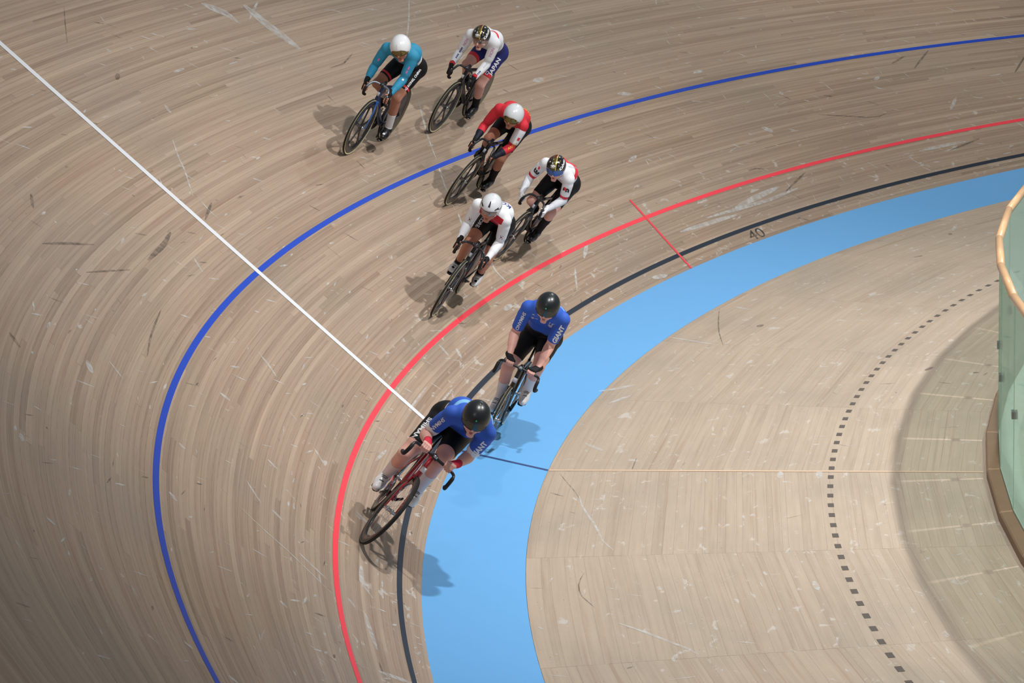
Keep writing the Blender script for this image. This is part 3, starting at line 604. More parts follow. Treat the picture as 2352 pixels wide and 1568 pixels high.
    # drivetrain
    ck = mobj('crankset', *merge(lathe([(.094, .0015), (.1, .001), (.1, -.001), (.094, -.0015), (.03, -.0015), (.03, .0015)], BBX+[0, -.044, 0], 40), *[tube([BBX+[0, sg*.05, 0], BBX+[.084*math.cos(a), sg*.06, .084*math.sin(a)], BBX+[CRK*math.cos(a), sg*.068, CRK*math.sin(a)]], .009, [.018, .014, .012], 8) for sg, a in ((1, th), (-1, th+PI))], lathe([(.002, .05), (.016, .048), (.016, -.052), (.002, -.054)], BBX, 14)), mat('dark_crank_alloy', (60, 60, 62), .3, metal=.7), root, True)
    for sg, a in ((1, th), (-1, th+PI)):
        pc = BBX+[CRK*math.cos(a), sg*.115, CRK*math.sin(a)]
        mobj('pedal', *tube([pc+[-.045, 0, -.004], pc, pc+[.045, 0, -.004]], [.02, .034, .024], [.006, .010, .007], 8), M_BLK, root, True)
    ca, cb = BBX+[0, -.044, 0], np.array([0, -.044, RW]); up_, dn = [], []
    pts = [ca+[.102*math.cos(q), 0, .102*math.sin(q)] for q in np.linspace(PI/2-.1, -PI/2+.1, 14)]+[cb+[.034*math.cos(q), 0, .034*math.sin(q)] for q in np.linspace(-PI/2, -3*PI/2, 8)]
    pts.append(pts[0]); mobj('chain', *tube(np.array(pts), .0035, .0045, 6), M_CHAIN, root)
    mobj('sprocket', *lathe([(.033, .0015), (.033, -.0015), (.01, -.0015), (.01, .0015)], cb, 20), M_CHAIN, root)
    return cl
# ------------------------------------------------------------------ riders
M_SKIN = {'fair': mat('fair_skin', (226, 172, 158), .5, spec=.35), 'tan': mat('tan_skin', (186, 128, 104), .5, spec=.35), 'warm': mat('warm_skin', (205, 150, 126), .5, spec=.35)}
M_LIP = mat('lip', (176, 84, 82), .45); M_EYEW = mat('eye_white', (230, 228, 224), .3); M_IRIS = mat('dark_iris', (40, 28, 22), .2)
def fab(name, rgb, rough=.62): return mat(name, rgb, rough, spec=.3, bump=.15, bscale=900, var=.03)
def visor_mat(name, tint, dens, refl):
    m = bpy.data.materials.new(name); m.use_nodes = True; N = m.node_tree.nodes; L = m.node_tree.links; N.remove(N['Principled BSDF'])
    t = N.new('ShaderNodeBsdfTransparent'); t.inputs[0].default_value = lin(tint); d = N.new('ShaderNodeBsdfDiffuse'); d.inputs[0].default_value = lin(tint)
    g = N.new('ShaderNodeBsdfGlossy'); g.inputs[0].default_value = lin(refl); g.inputs['Roughness'].default_value = .12
    a = N.new('ShaderNodeMixShader'); a.inputs[0].default_value = dens; L.new(t.outputs[0], a.inputs[1]); L.new(d.outputs[0], a.inputs[2])
    b = N.new('ShaderNodeMixShader'); b.inputs[0].default_value = .22; L.new(a.outputs[0], b.inputs[1]); L.new(g.outputs[0], b.inputs[2]); L.new(b.outputs[0], N['Material Output'].inputs[0]); return m

def drape(name, txt, tgt, parent, p, u, n, size, material, shear=0., bold=.0, lift=.002, shape=None):
    """lay lettering (or a flat outline) on a garment: tgt = (V, T) of the garment"""
    V, F = text_mesh(txt, size, shear, bold, cut=max(size*.35, .008)) if shape is None else shape
    u = nrm(u); n = nrm(np.asarray(n)-u*(np.asarray(n)@u)); v = np.cross(n, u); bv = tgt
    X = []
    for a, b, *_ in V:
        q = p+u*a+v*b; hit = bv.ray_cast(Vector(q+n*.12), Vector(-n), .3)
        if hit[0] is None:
            hit = bv.find_nearest(Vector(q))
        X.append(np.array(hit[0])+np.array(n)*lift)
    return mobj(name, np.array(X), F, material, parent)
def quad_shape(pts, cut=.012):
    bm = bmesh.new(); bm.faces.new([bm.verts.new((x, y, 0)) for x, y in pts])
    for ax in (0, 1):
        lo = min(q[ax] for q in pts); hi = max(q[ax] for q in pts); x = lo+cut
        while x < hi:
            c = [0, 0, 0]; c[ax] = x; nn = [0, 0, 0]; nn[ax] = 1; bmesh.ops.bisect_plane(bm, geom=bm.verts[:]+bm.edges[:]+bm.faces[:], plane_co=c, plane_no=nn); x += cut
    bmesh.ops.triangulate(bm, faces=bm.faces[:]); bm.verts.index_update(); V = np.array([v.co[:] for v in bm.verts]); F = [tuple(v.index for v in f.verts) for f in bm.faces]; bm.free(); return V, F

def rider_frame(pose):
    sf, of, psi, phi, th = pose
    F = tp(sf, of); R_ = tp(sf-WB*math.cos(psi), of-WB*math.sin(psi)); X = nrm(F-R_)
    up0 = nrm(np.array([0, 0, 1.])-X*X[2]); Y0 = np.cross(up0, X); Z = up0*math.cos(phi)+Y0*math.sin(phi); Y = np.cross(Z, X); O = F-X*WB
    return Matrix(((X[0], Y[0], Z[0], O[0]), (X[1], Y[1], Z[1], O[1]), (X[2], Y[2], Z[2], O[2]), (0, 0, 0, 1))), O, np.stack([X, Y, Z], 1)

def build_rider(key, P):
    J = {k: np.array(v) for k, v in P['J'].items()}; t = P.get('t', 1.); road = P.get('road', False)
    MW, O, RM = rider_frame(P['pose']); camL = RM.T@(CAM-O)
    broot = bpy.data.objects.new('track_bicycle', None); COL.objects.link(broot); broot.matrix_world = MW
    tag(broot, P['bike_label'], 'bicycle', 'racing bicycles on the banked track')
    bike(key, broot, P, P['J'])
    g = P.get('girth', 1.)
    # ---------------- skeleton-derived points
    hm = (J['hipL']+J['hipR'])/2; nb = J['nb']; sd = nrm(nb-hm); n_up = nrm(np.cross(sd, [0, 1., 0])); n_up = n_up if n_up[2] > 0 else -n_up
    lat0 = nrm(J['hipL']-J['hipR']); lat1 = nrm(J['sL']-J['sR'])
    sp = [hm+[-.03, 0, .025], hm+(nb-hm)*.33+n_up*.035, hm+(nb-hm)*.68+n_up*.035, nb-n_up*.01]
    lat = [lat0, nrm(lat0*.7+lat1*.3), nrm(lat0*.3+lat1*.7), lat1]; off = np.array([.055, .05, .066, .066])*t; rad = np.array([.104, .092, .1, .07])*t*g
    H = J['head']; c = nrm(J['chin']-H); ly = nrm(np.array([0, 1., 0])-c*c[1]); gg = np.cross(ly, c); al = math.radians(57); f = math.cos(al)*c-math.sin(al)*gg; u = -math.sin(al)*c-math.cos(al)*gg
    HX = np.stack([f, ly, u]); h_ = lambda a, b, d: H+f*a+ly*b+u*d
    prim = []   # (group, a, b, ra, rb, k)
    def C(gr, a, b, ra, rb, k=.02): prim.append((gr, np.asarray(a, float), np.asarray(b, float), ra, rb, k))
    for i in range(3):
        for s_ in (1, -1): C('torso', sp[i]+lat[i]*off[i]*s_, sp[i+1]+lat[i+1]*off[i+1]*s_, rad[i], rad[i+1], .04)
    C('torso', J['hipL']+[-.04, 0, .0], J['hipR']+[-.04, 0, .0], .1*t*g, .1*t*g, .04)
    for s_ in 'LR':
        S, E, Wr, Hp, K_, A, T_ = (J[q+s_] for q in ('s', 'e', 'w', 'hip', 'k', 'a', 't')); sg = 1 if s_ == 'L' else -1
        C('torso', nb-n_up*.02, S-lat1*sg*.02, .06*t, .058*t*g, .04)
        C('ua'+s_, S-lat1*sg*.012, E, .056*t*g, .039*t*g, .03); C('ua'+s_, S+(E-S)*.25, S+(E-S)*.7, .05*t*g, .046*t*g, .02)
        C('fa'+s_, E, Wr, .041*t*g, .0265*t, .015); C('fa'+s_, E+(Wr-E)*.12, E+(Wr-E)*.5, .043*t*g, .037*t*g, .015)
        fr_ = nrm(np.cross(K_-Hp, [0, 1, 0])); fr_ = fr_ if fr_[0] > 0 else -fr_
        C('th'+s_, Hp, K_, .088*t*g, .054*t*g, .03); C('th'+s_, Hp+(K_-Hp)*.2+fr_*.018, Hp+(K_-Hp)*.72+fr_*.012, .08*t*g, .062*t*g, .02)
        C('th'+s_, Hp+(K_-Hp)*.05-[.05, 0, .0], Hp+(K_-Hp)*.4, .085*t*g, .07*t*g, .03)
        bk = nrm(np.cross(A-K_, [0, 1, 0])); bk = bk if bk[0] < 0 else -bk
        C('sh'+s_, K_, A, .052*t*g, .036*t, .02); C('sh'+s_, K_+(A-K_)*.15+bk*.014, K_+(A-K_)*.45+bk*.018, .05*t*g, .045*t*g, .02)
        C('sh'+s_, A, A+(T_-A)*.75, .034*t, .02*t, .02)
    C('head', nb, h_(-.02, 0, -.05), .06*t, .056*t, .025)
    head_el = [(h_(0, 0, .01), (.097, .077, .1), .02), (h_(.026, 0, -.058), (.062, .058, .062), .03), (h_(-.03, 0, .0), (.08, .075, .09), .03)]
    for a, b, ra, rb in ((h_(.096, 0, .012), h_(.116, 0, -.034), .0085, .0125), (h_(.084, .02, -.076), h_(.084, -.02, -.076), .0085, .0085), (h_(.075, .01, -.108), h_(.075, -.01, -.108), .02, .02), (h_(.075, .035, -.03), h_(.06, .05, -.05), .022, .02), (h_(.075, -.035, -.03), h_(.06, -.05, -.05), .022, .02), (h_(.088, .03, .026), h_(.088, -.03, .026), .014, .014)): C('head', a, b, ra, rb, .012)
    for s_ in (1, -1): C('head', h_(-.005, .08*s_, .01), h_(-.012, .084*s_, -.022), .012, .01, .008)
    pts = np.array([q for p_ in prim for q in (p_[1], p_[2])]+[H]); fld = Field(pts.min(0)-.15, pts.max(0)+.16, .0075)
    for gr, a, b, ra, rb, k in prim:
        if gr != 'head': fld.cap(a, b, ra, rb, k)
    for c_, r_, k in head_el: fld.ell(c_, HX, np.array(r_), k)
    for gr, a, b, ra, rb, k in prim:
        if gr == 'head': fld.cap(a, b, ra, rb, k)
    V, N, T = fld.mesh()
    groups = sorted(set(p_[0] for p_ in prim)); D = np.full((len(V), len(groups)), 9.)
    for gr, a, b, ra, rb, k in prim:
        ba = b-a; tt = np.clip((V-a)@ba/(ba@ba+1e-12), 0, 1); d = np.linalg.norm(V-a-tt[:, None]*ba, axis=1)-(ra+(rb-ra)*tt); gi = groups.index(gr); D[:, gi] = np.minimum(D[:, gi], d)
    gi = groups.index('head'); D[:, gi] = np.minimum(D[:, gi], np.linalg.norm(V-h_(0, 0, -.01), axis=1)-.1)
    lab = np.array(groups)[np.argmin(D, 1)]
    isin = lambda *gs: np.isin(lab, gs)
    cols = {}
    W = [V, N]
    def col(name, arr): cols[name] = 6+len(cols); W.append(arr[:, None]); return name
    # ---------------- garment fields
    wp = hm+(nb-hm)*P.get('waist', .36); waist = (V-wp)@sd
    npt = nb+(H-nb)*.60; nd = nrm(H-nb); neck = (npt-V)@nd
    def arm_cut(s_, fr):
        S, E, Wr = J['s'+s_], J['e'+s_], J['w'+s_]
        if fr <= 1: q = (S+(E-S)*fr-V)@nrm(E-S); return np.where(isin('fa'+s_), -1., np.where(isin('ua'+s_), q, 1.))
        q = (E+(Wr-E)*(fr-1)-V)@nrm(Wr-E); return np.where(isin('ua'+s_), 1., np.where(isin('fa'+s_), q, 1.))
    def leg_cut(s_, fr):
        Hp, K_ = J['hip'+s_], J['k'+s_]; q = (Hp+(K_-Hp)*fr-V)@nrm(K_-Hp); return np.where(isin('th'+s_), q, np.where(isin('sh'+s_), -1., 1.))
    sl = P.get('sleeve', 1.97); slL = arm_cut('L', sl); slR = arm_cut('R', sl)
    tors = isin('torso'); hd = isin('head'); legs = isin('thL', 'thR', 'shL', 'shR'); arms = isin('uaL', 'uaR', 'faL', 'faR')
    j = np.where(tors, np.minimum(waist, neck), np.where(hd, neck, np.where(legs, -1., np.minimum(slL, slR)))); col('jersey', j)
    hem = np.minimum(leg_cut('L', P.get('hem', .74)), leg_cut('R', P.get('hem', .74)))
    sh = np.where(tors, -waist, np.where(isin('thL', 'thR'), hem, -1.)); col('shorts', sh)
    for s_ in 'LR':
        K_, A = J['k'+s_], J['a'+s_]; q = (V-(K_+(A-K_)*P.get('sock', .55)))@nrm(A-K_); col('sock'+s_, np.where(isin('sh'+s_), q, -1.))
    dorsal = (V-(hm+(nb-hm)*.5))@n_up; along = ((V-hm)@sd)/np.linalg.norm(nb-hm); latv = (V-hm)@lat1
    env = dict(V=V, J=J, tors=tors, hd=hd, arms=arms, hem=hem, slL=slL, slR=slR, dorsal=dorsal, along=along, latv=latv, arm_cut=arm_cut, leg_cut=leg_cut, isin=isin, waist=waist, np=np)
    zcol = {}
    for gname in ('jersey', 'shorts'):
        zcol[gname] = [(m_, col(f'{gname}_z{i}', fn(env))) for i, (m_, fn) in enumerate(P.get(gname+'_zones', []))]
    W = np.concatenate(W, 1)
    skin = M_SKIN[P['skin']]
    person = mobj('person', V, T, skin, None, True, M=MW); tag(person, P['label'], 'person', 'riders in the bunch')
    def garment(name, cname, base, zones, off, parent=person, part=None):
        W2, Tp, _ = split(W, T, cols[cname]); cur = [(Tp, 0)]; ms = [base]
        for m_, zc in zones:
            nxt = []; ms.append(m_)
            for Tq, mi in cur:
                if len(Tq) == 0: continue
                W2, a, b = split(W2, Tq, cols[zc]); nxt += [(a, len(ms)-1), (b, mi)]
            cur = nxt
        TT = np.concatenate([q for q, _ in cur]); MI = np.concatenate([np.full(len(q), mi) for q, mi in cur])
        W3, T3 = compact(W2, TT); o_ = np.clip(W3[:, cols[cname]]*.7, .0006, off)
        VV = W3[:, :3]+W3[:, 3:6]*o_[:, None]; ob = mobj(name, VV, T3, ms, parent, True, midx=MI)
        return ob, BVHTree.FromPolygons(VV.tolist(), T3.tolist())
    jer, jb = garment('jersey', 'jersey', P['jersey'], zcol['jersey'], .0035); sho, sb = garment('shorts', 'shorts', P['shorts'], zcol['shorts'], .0042)
    for s_ in 'LR': garment('sock', 'sock'+s_, P['sockmat'], [], .003)
    # ---------------- shoes
    for s_ in 'LR':
        A, T_, K_ = J['a'+s_], J['t'+s_], J['k'+s_]; e = nrm(T_-A); v = K_-A; v = nrm(v-e*(v@e)); a_ = math.radians(24); sdr = math.cos(a_)*e+math.sin(a_)*v; su = math.cos(a_)*v-math.sin(a_)*e
        q = lambda a, b: A+sdr*a*t+su*b*t
        fl = Field(np.minimum(A, T_)-.13, np.maximum(A, T_)+.13, .0055)
        fl.cap(q(-.03, -.02), q(-.036, -.06), .038*t, .034*t, .02); fl.cap(q(.0, -.035), q(.08, -.058), .042*t, .037*t, .03); fl.cap(q(.08, -.058), q(.145, -.072), .04*t, .03*t, .03); fl.cap(q(.015, .0), q(.07, -.035), .035*t, .033*t, .03); fl.cap(q(.0, .03), q(0, -.01), .041*t, .04*t, .02)
        fl.F[:] = np.maximum(fl.F, -((np.stack(np.meshgrid(*fl.ax, indexing='ij'), -1)-q(0, -.088))@su)).astype(np.float32)
        fl.F[:] = np.maximum(fl.F, ((np.stack(np.meshgrid(*fl.ax, indexing='ij'), -1)-q(0, .022))@su)).astype(np.float32)
        vs_, ns_, ts_ = fl.mesh(); shoe = mobj('shoe', vs_, ts_, P['shoe'], person, True)
        so = [q(x, -.09) for x in (-.062, -.04, .02, .08, .13, .168)]; lats = nrm(np.cross(su, sdr))
        mobj('sole', *tube(so, np.array([.018, .03, .03, .037, .034, .012])*t, .006, 10, side=lats), M_BLK, shoe, True)
        sbv = BVHTree.FromPolygons(vs_.tolist(), ts_.tolist())
        dk = P.get('shoemark')
        if dk:
            for i, (x, y, w_) in enumerate(((.05, .0, .03), (.075, .008, .024), (.10, -.006, .02))):
                drape('strap', '', sbv, shoe, q(x, -.03), lats, su+sdr*.5, 0, dk, shape=quad_shape([(-w_, -.004+y), (w_, .004+y), (w_*.9, .010+y), (-w_*.9, .002+y)]), lift=.0025)
    # ---------------- hands
    for s_ in 'LR':
        Wr, Hk = J['w'+s_], J['h'+s_]; sg = 1 if s_ == 'L' else -1
        if road: b_ = np.array([0, 1., 0]); inward = np.array([.1, 0, -1.])
        else: b_ = nrm([.12, 0, 1.]); inward = np.array([.1, -sg, 0.])
        d_ = Hk-Wr; d_ = nrm(d_-b_*(d_@b_)+np.array([.25, 0, 0])*(np.linalg.norm(d_))); d_ = nrm(d_-b_*(d_@b_)); m_ = np.cross(b_, d_); m_ = m_ if m_@inward > 0 else -m_
        fl = Field(np.minimum(Wr, Hk)-.1, np.maximum(Wr, Hk)+.1, .0038); pr = []
        def CF(gl, a, b, ra, rb, k=.006): fl.cap(a, b, ra, rb, k); pr.append((gl, a, b, ra, rb))
        CF(1, Wr-nrm(Hk-Wr)*.035, Wr, .03*t, .0275*t); tk = 1. if t > 1.02 else .93
        for i in range(4):
            Kn = Hk-d_*.012+b_*(i-1.5)*.0192*tk-m_*.004; lg = (.9, 1., .96, .8)[i if (sg > 0) != road else 3-i]*tk
            pm = Wr+b_*(i-1.5)*.012; pq = pm+(Kn-pm)*(.62 if P.get('bare') else .99); CF(1, pm, pq, .0165*t, .0135*tk, .012); CF(0 if P.get('bare') else 1, pq, Kn, .0135*tk, .0125*tk, .006)
            p0 = Kn
            for si, (an, L_, r0, r1) in enumerate(((38, .036, .0105, .0095), (104, .028, .0095, .0088), (172, .021, .0088, .0078))):
                an = math.radians(an); p1 = p0+(d_*math.cos(an)+m_*math.sin(an))*L_*lg; 
                if si == 0 and not P['fullglove']:
                    pm = p0+(p1-p0)*.45; CF(0 if P.get('bare') else 1, p0, pm, r0*tk, (r0+r1)/2*tk, .003); CF(0, pm, p1, (r0+r1)/2*tk, r1*tk, .003)
                else: CF(1 if P['fullglove'] else 0, p0, p1, r0*tk, r1*tk, .003)
                p0 = p1
        tb = b_*(1 if not road else -sg); T0 = Wr+(Hk-Wr)*.3+tb*.022+m_*.004; T1 = T0+d_*.03+tb*.006+m_*.016; T2 = T1+d_*.018-tb*.004+m_*.022
        CF(1, Wr+tb*.01, T0, .016, .014, .01); CF(1, T0, T1, .0125, .011, .006); CF(1 if P['fullglove'] else 0, T1, T2, .0105, .0085, .004)
        vh, nh, thh = fl.mesh(); best = np.full(len(vh), 9.); lb = np.zeros(len(vh))
        for gl, a, b, ra, rb in pr:
            ba = b-a; tt = np.clip((vh-a)@ba/(ba@ba+1e-12), 0, 1); dd = np.linalg.norm(vh-a-tt[:, None]*ba, axis=1)-(ra+(rb-ra)*tt); k_ = dd < best; best[k_] = dd[k_]; lb[k_] = gl
        WH = np.concatenate([vh, nh, (lb-.5)[:, None]], 1); WH, a1, a0 = split(WH, thh, 6); g3, tg = compact(WH, a1)
        glove = mobj('glove', g3[:, :3], tg, P['glove'], person, True)
        if len(a0): g4, tf = compact(WH, a0); mobj('fingers', g4[:, :3], tf, skin, glove, True)
        if P.get('cuff'):
            ax = nrm(Hk-Wr); mobj('cuff', *tube([Wr-ax*.045, Wr-ax*.03, Wr-ax*.012], .0325*t, None, 14), P['cuff'], glove, True)
    # ---------------- head: helmet, eyewear, strap, eyes, mouth
    hr = P.get('helmet_r', (.136, .108, .118)); hc = h_(-.012, 0, .018)
    nu, nv = 48, 26; vv = []
    for i in range(nv+1):
        ph = PI*i/nv
        for k in range(nu):
            a = 2*PI*k/nu; x, y, z = math.sin(ph)*math.cos(a), math.sin(ph)*math.sin(a), math.cos(ph); bx = 1.0+(.10*max(-x, 0)**2 if P.get('tail') else 0)
            vv.append((hr[0]*x*bx, hr[1]*y, hr[2]*z))
    L0 = np.array(vv); tri = []
    for i in range(nv):
        for k in range(nu): a, b, c2, d2 = i*nu+k, i*nu+(k+1) % nu, (i+1)*nu+(k+1) % nu, (i+1)*nu+k; tri += [(a, d2, c2), (a, c2, b)]
    X = hc+L0@HX; xf, zl = L0[:, 0]-.012, L0[:, 2]+.018
    edge = -.045+.082*np.clip((xf+.03)/.12, 0, 1)**1.3 if not P.get('earcover') else -.062+.098*np.clip((xf-.02)/.09, 0, 1)
    HW = [X, L0, (zl-edge)[:, None]]; zs = P.get('helmet_zones', []); 
    for zi, (m2, fn) in enumerate(zs): HW.append(fn(xf, L0[:, 1], zl)[:, None])
    HW = np.concatenate(HW, 1); HW, hp, _ = split(HW, np.array(tri), 6); cur = [(hp, 0)]; ms = [P['helmet']]
    for zi, (m2, fn) in enumerate(zs):
        nxt = []; ms.append(m2)
        for Tq, mi in cur:
            if len(Tq): HW, a, b = split(HW, Tq, 7+zi); nxt += [(a, zi+1), (b, mi)]
        cur = nxt
    TT = np.concatenate([a for a, _ in cur]); MI = np.concatenate([np.full(len(a), mi) for a, mi in cur]); H3, T3 = compact(HW, TT)
    hel = mobj('helmet', H3[:, :3], T3, ms, person, True, midx=MI)
    so_ = hel.modifiers.new('shell', 'SOLIDIFY'); so_.thickness = .009; so_.offset = -1
    hbv = BVHTree.FromPolygons(H3[:, :3].tolist(), T3.tolist())
    vz = P.get('visor')
    if vz:
        vm, lo_, hi_, vr, xmin = vz; ny, nz = 28, 8; vv = []
        for i in range(nz+1):
            for k in range(ny+1):
                zz = lo_(0)+(hi_-lo_(0))*i/nz; a = (-1+2*k/ny)*xmin; z2 = lo_(abs(a)/xmin)+(hi_-lo_(abs(a)/xmin))*i/nz; s2 = math.sqrt(max(.05, 1-(z2/vr[2])**2)); vv.append(h_(vr[0]*math.cos(a)*s2, vr[1]*math.sin(a)*s2, z2))
        vis = mobj('visor' if vr[0] > .118 else 'glasses', np.array(vv), [(i*(ny+1)+k, i*(ny+1)+k+1, (i+1)*(ny+1)+k+1, (i+1)*(ny+1)+k) for i in range(nz) for k in range(ny)], vm, person, True)
        vis.modifiers.new('lens', 'SOLIDIFY').thickness = .002
    for s_ in (1, -1):
        ey = mobj('eye', *lathe([(.013*math.sin(q), .013*math.cos(q)) for q in np.linspace(.02, PI-.02, 9)], h_(.082, .031*s_, .0), 12, False), M_EYEW, person, True)
        mobj('iris', *lathe([(.006*math.sin(q), .006*math.cos(q)) for q in np.linspace(.02, PI-.02, 7)], h_(.0905, .031*s_, -.001), 10, False), M_IRIS, ey, True)
    mobj('strap', *tube([h_(-.005, .088, -.03), h_(.02, .07, -.085), h_(.035, .03, -.125), h_(.035, -.03, -.125), h_(.02, -.07, -.085), h_(-.005, -.088, -.03)], .0015, .006, 6), M_BLK, hel)
    mobj('lips', *merge(tube([h_(.083, .022, -.077), h_(.0935, .008, -.074), h_(.0935, -.008, -.074), h_(.083, -.022, -.077)], .004, .003, 6), tube([h_(.083, .019, -.082), h_(.0915, .006, -.085), h_(.0915, -.006, -.085), h_(.083, -.019, -.082)], .004, .0032, 6)), M_LIP, person, True)
    # ---------------- lettering and emblems
    ctx = dict(J=J, h_=h_, camL=camL, jb=jb, sb=sb, hbv=hbv, jer=jer, sho=sho, hel=hel, f=f, u=u, ly=ly, n_up=n_up, sd=sd, hm=hm, nb=nb, lat1=lat1)
    def limb(a, b, fr, txt, size, material, tgt='j', flip=False, bias=(0, 0, 0), **kw):
        A_, B_ = J[a], J[b]; p = A_+(B_-A_)*fr; uu = (B_-A_) if not flip else (A_-B_); n = nrm(camL-p)+np.array(bias)
        return drape(kw.pop('name', 'lettering'), txt, jb if tgt == 'j' else sb, jer if tgt == 'j' else sho, p, uu, n, size, material, **kw)
    def spot(p, uu, n, txt, size, material, tgt='j', **kw):
        return drape(kw.pop('name', 'lettering'), txt, {'j': jb, 's': sb, 'h': hbv}[tgt], {'j': jer, 's': sho, 'h': hel}[tgt], np.asarray(p, float), uu, n, size, material, **kw)
    if P.get('marks'): P['marks'](ctx, limb, spot)
    return person

W_ = mat('white_print', (240, 240, 242), .6); K_P = mat('black_print', (18, 20, 26), .6); R_P = mat('red_print', (226, 50, 66), .6); Y_P = mat('yellow_print', (232, 196, 60), .6); B_P = mat('navy_print', (40, 52, 130), .6); PK = mat('pink_print', (222, 120, 176), .6); LB = fab('sky_blue_panel', (130, 190, 238)); GRN = mat('green_dot', (60, 200, 130), .4); SLV = mat('silver_print', (196, 200, 210), .5)
F_BLACK = fab('black_lycra', (16, 17, 21)); F_WHITE = fab('white_lycra', (236, 238, 243)); F_TEAL = fab('teal_lycra', (52, 146, 184)); F_NAVY = fab('navy_lycra', (38, 44, 112)); F_RED = fab('red_lycra', (214, 48, 62)); F_BLUE = fab('royal_blue_lycra', (54, 98, 200)); F_CRIM = fab('crimson_lycra', (196, 34, 52)); F_INK = fab('ink_sleeve_lycra', (26, 30, 46))
SOCK_W = fab('white_sock_knit', (226, 224, 228), .8); SOCK_K = fab('black_sock_knit', (22, 23, 28), .8)
SHOE_W = mat('white_shoe_leather', (236, 236, 236), .4, coat=.2); SHOE_K = mat('black_overshoe', (20, 22, 27), .4, coat=.2)
GL_K = fab('black_glove', (20, 20, 23), .7); GL_W = fab('white_glove', (236, 236, 240), .7); GL_R = fab('red_glove', (206, 40, 66), .7)
HEL_W = mat('glossy_white_shell', (236, 238, 240), .22, coat=.6); HEL_G = mat('pearl_grey_shell', (214, 218, 222), .25, coat=.6); HEL_K = mat('satin_black_shell', (24, 30, 33), .32, spec=.6); HEL_B = mat('glossy_black_shell', (20, 22, 24), .15, coat=.7)
GOLD = mat('gold_stripe', (196, 168, 92), .3, metal=.4); OLIVE = mat('olive_gold_panel', (92, 82, 34), .3, metal=.2); MAROON = mat('maroon_panel', (96, 26, 24), .3)
VENT = mat('dark_vent', (16, 18, 40), .6)
V_SMOKE = visor_mat('smoked_visor', (78, 76, 74), .35, (150, 160, 160)); V_GOLD = visor_mat('gold_visor', (120, 104, 70), .5, (200, 180, 120)); V_BLUE = visor_mat('blue_mirror_visor', (130, 158, 215), .25, (120, 170, 255)); V_CLEAR = visor_mat('clear_lens', (214, 206, 204), .1, (230, 230, 230))
full_v = lambda x: -.036+.010*x; glass_v = lambda x: -.03+.012*x
def stripes(xf, y, z): return y
gold1 = lambda xf, y, z: .006-np.abs(y-.012-.12*np.clip(xf, -.1, .1)); gold2 = lambda xf, y, z: .0035-np.abs(y-.052)
olive = lambda xf, y, z: .022-np.abs(y+.012-.1*np.clip(xf, -.1, .1)); maroon = lambda xf, y, z: np.minimum(.018-np.abs(y+.006), -.02-xf+z*.2)
def emblem(ctx, spot):
    h_, f, u, ly, hel = ctx['h_'], ctx['f'], ctx['u'], ctx['ly'], ctx['hel']; n = f*.75+u*.66; a = [(.027*math.cos(q), .013*math.sin(q)) for q in np.linspace(0, 2*PI, 17)[:-1]]
    p = h_(.09, -.008, .075); spot(p, ly, n, '', 0, W_, 'h', shape=quad_shape(a), name='emblem', lift=.0012)
    for x in (-.011, .011): spot(p+ly*x, ly, n, '', 0, K_P, 'h', shape=quad_shape([(-.009, -.005), (.003, -.002), (.009, .005), (-.002, .003)]), name='emblem', lift=.0022)
    spot(p-u*.017+f*.010, ly, n, 'Kabuto', .017, W_, 'h', lift=.0014)
    spot(h_(.03, .078, .07), -f*.8+u*.35, ly*.8+u*.6, 'Kabuto', .05, W_, 'h', shear=.3, bold=.0015, lift=.0014)
    for x, y, r in ((.055, -.052, .0075), (.075, -.018, .0075), (.05, .03, .008), (.02, -.02, .004), (.06, .002, .003)):
        spot(h_(x, y, .1), ly, f*.5+u*.86, '', 0, W_, 'h', shape=quad_shape([(r*math.cos(q), r*math.sin(q)) for q in np.linspace(0, 2*PI, 9)[:-1]]), name='vent_spot', lift=.001)
def m1(c, limb, spot):
    limb('kL', 'hipL', .52, 'HONG KONG, CHINA', .037, W_, 's', bias=(0, .5, .0), bold=.0015)
    for a, fr, sh_ in (('L', .45, .012), ('L', .62, .012), ('R', .5, .012)):
        limb('s'+a, 'e'+a, fr, '', 0, PK, 'j', shape=quad_shape([(-.018, -.008), (.018, -.008), (.018, .008), (-.018, .008)]), name='emblem')
    limb('eL', 'wL', .12, '', 0, W_, 'j', shape=quad_shape([(-.01, -.01), (.01, -.01), (.01, .01), (-.01, .01)]), name='emblem')
    for q in (-.02, .0, .02, .035): spot(c['h_'](.1-.3*abs(q-.035), .0, .06+q), c['ly'], c['f']+c['u']*.6, '', 0, SLV, 'h', shape=quad_shape([(-.004, -.003), (.004, -.003), (.004, .003), (-.004, .003)]), name='emblem')
def m2(c, limb, spot):
    limb('kL', 'hipL', .62, 'JAPAN', .075, W_, 's', bias=(0, .6, 0), bold=.002); limb('kL', 'hipL', .36, '', 0, W_, 's', shape=quad_shape([(-.022, -.014), (.022, -.014), (.022, .014), (-.022, .014)]), name='emblem'); limb('kL', 'hipL', .36, '', 0, F_NAVY, 's', shape=quad_shape([(-.015, -.008), (.015, -.008), (.015, .008), (-.015, .008)]), name='emblem', lift=.003)
    limb('sL', 'eL', .35, 'HON', .05, PK, flip=True); limb('sR', 'eR', .3, 'HON', .045, PK)
    for a_, b_, fr, m_ in (('sR', 'eR', .75, B_P), ('eL', 'wL', .2, SLV), ('eR', 'wR', .45, B_P), ('eL', 'wL', .72, B_P)):
        for dx in (-.03, -.012, .008, .028): limb(a_, b_, fr, '', 0, m_, shape=quad_shape([(dx-.007, -.009), (dx+.006, -.009), (dx+.007, .009), (dx-.006, .009)]), name='print_mark')
    emblem(c, spot)
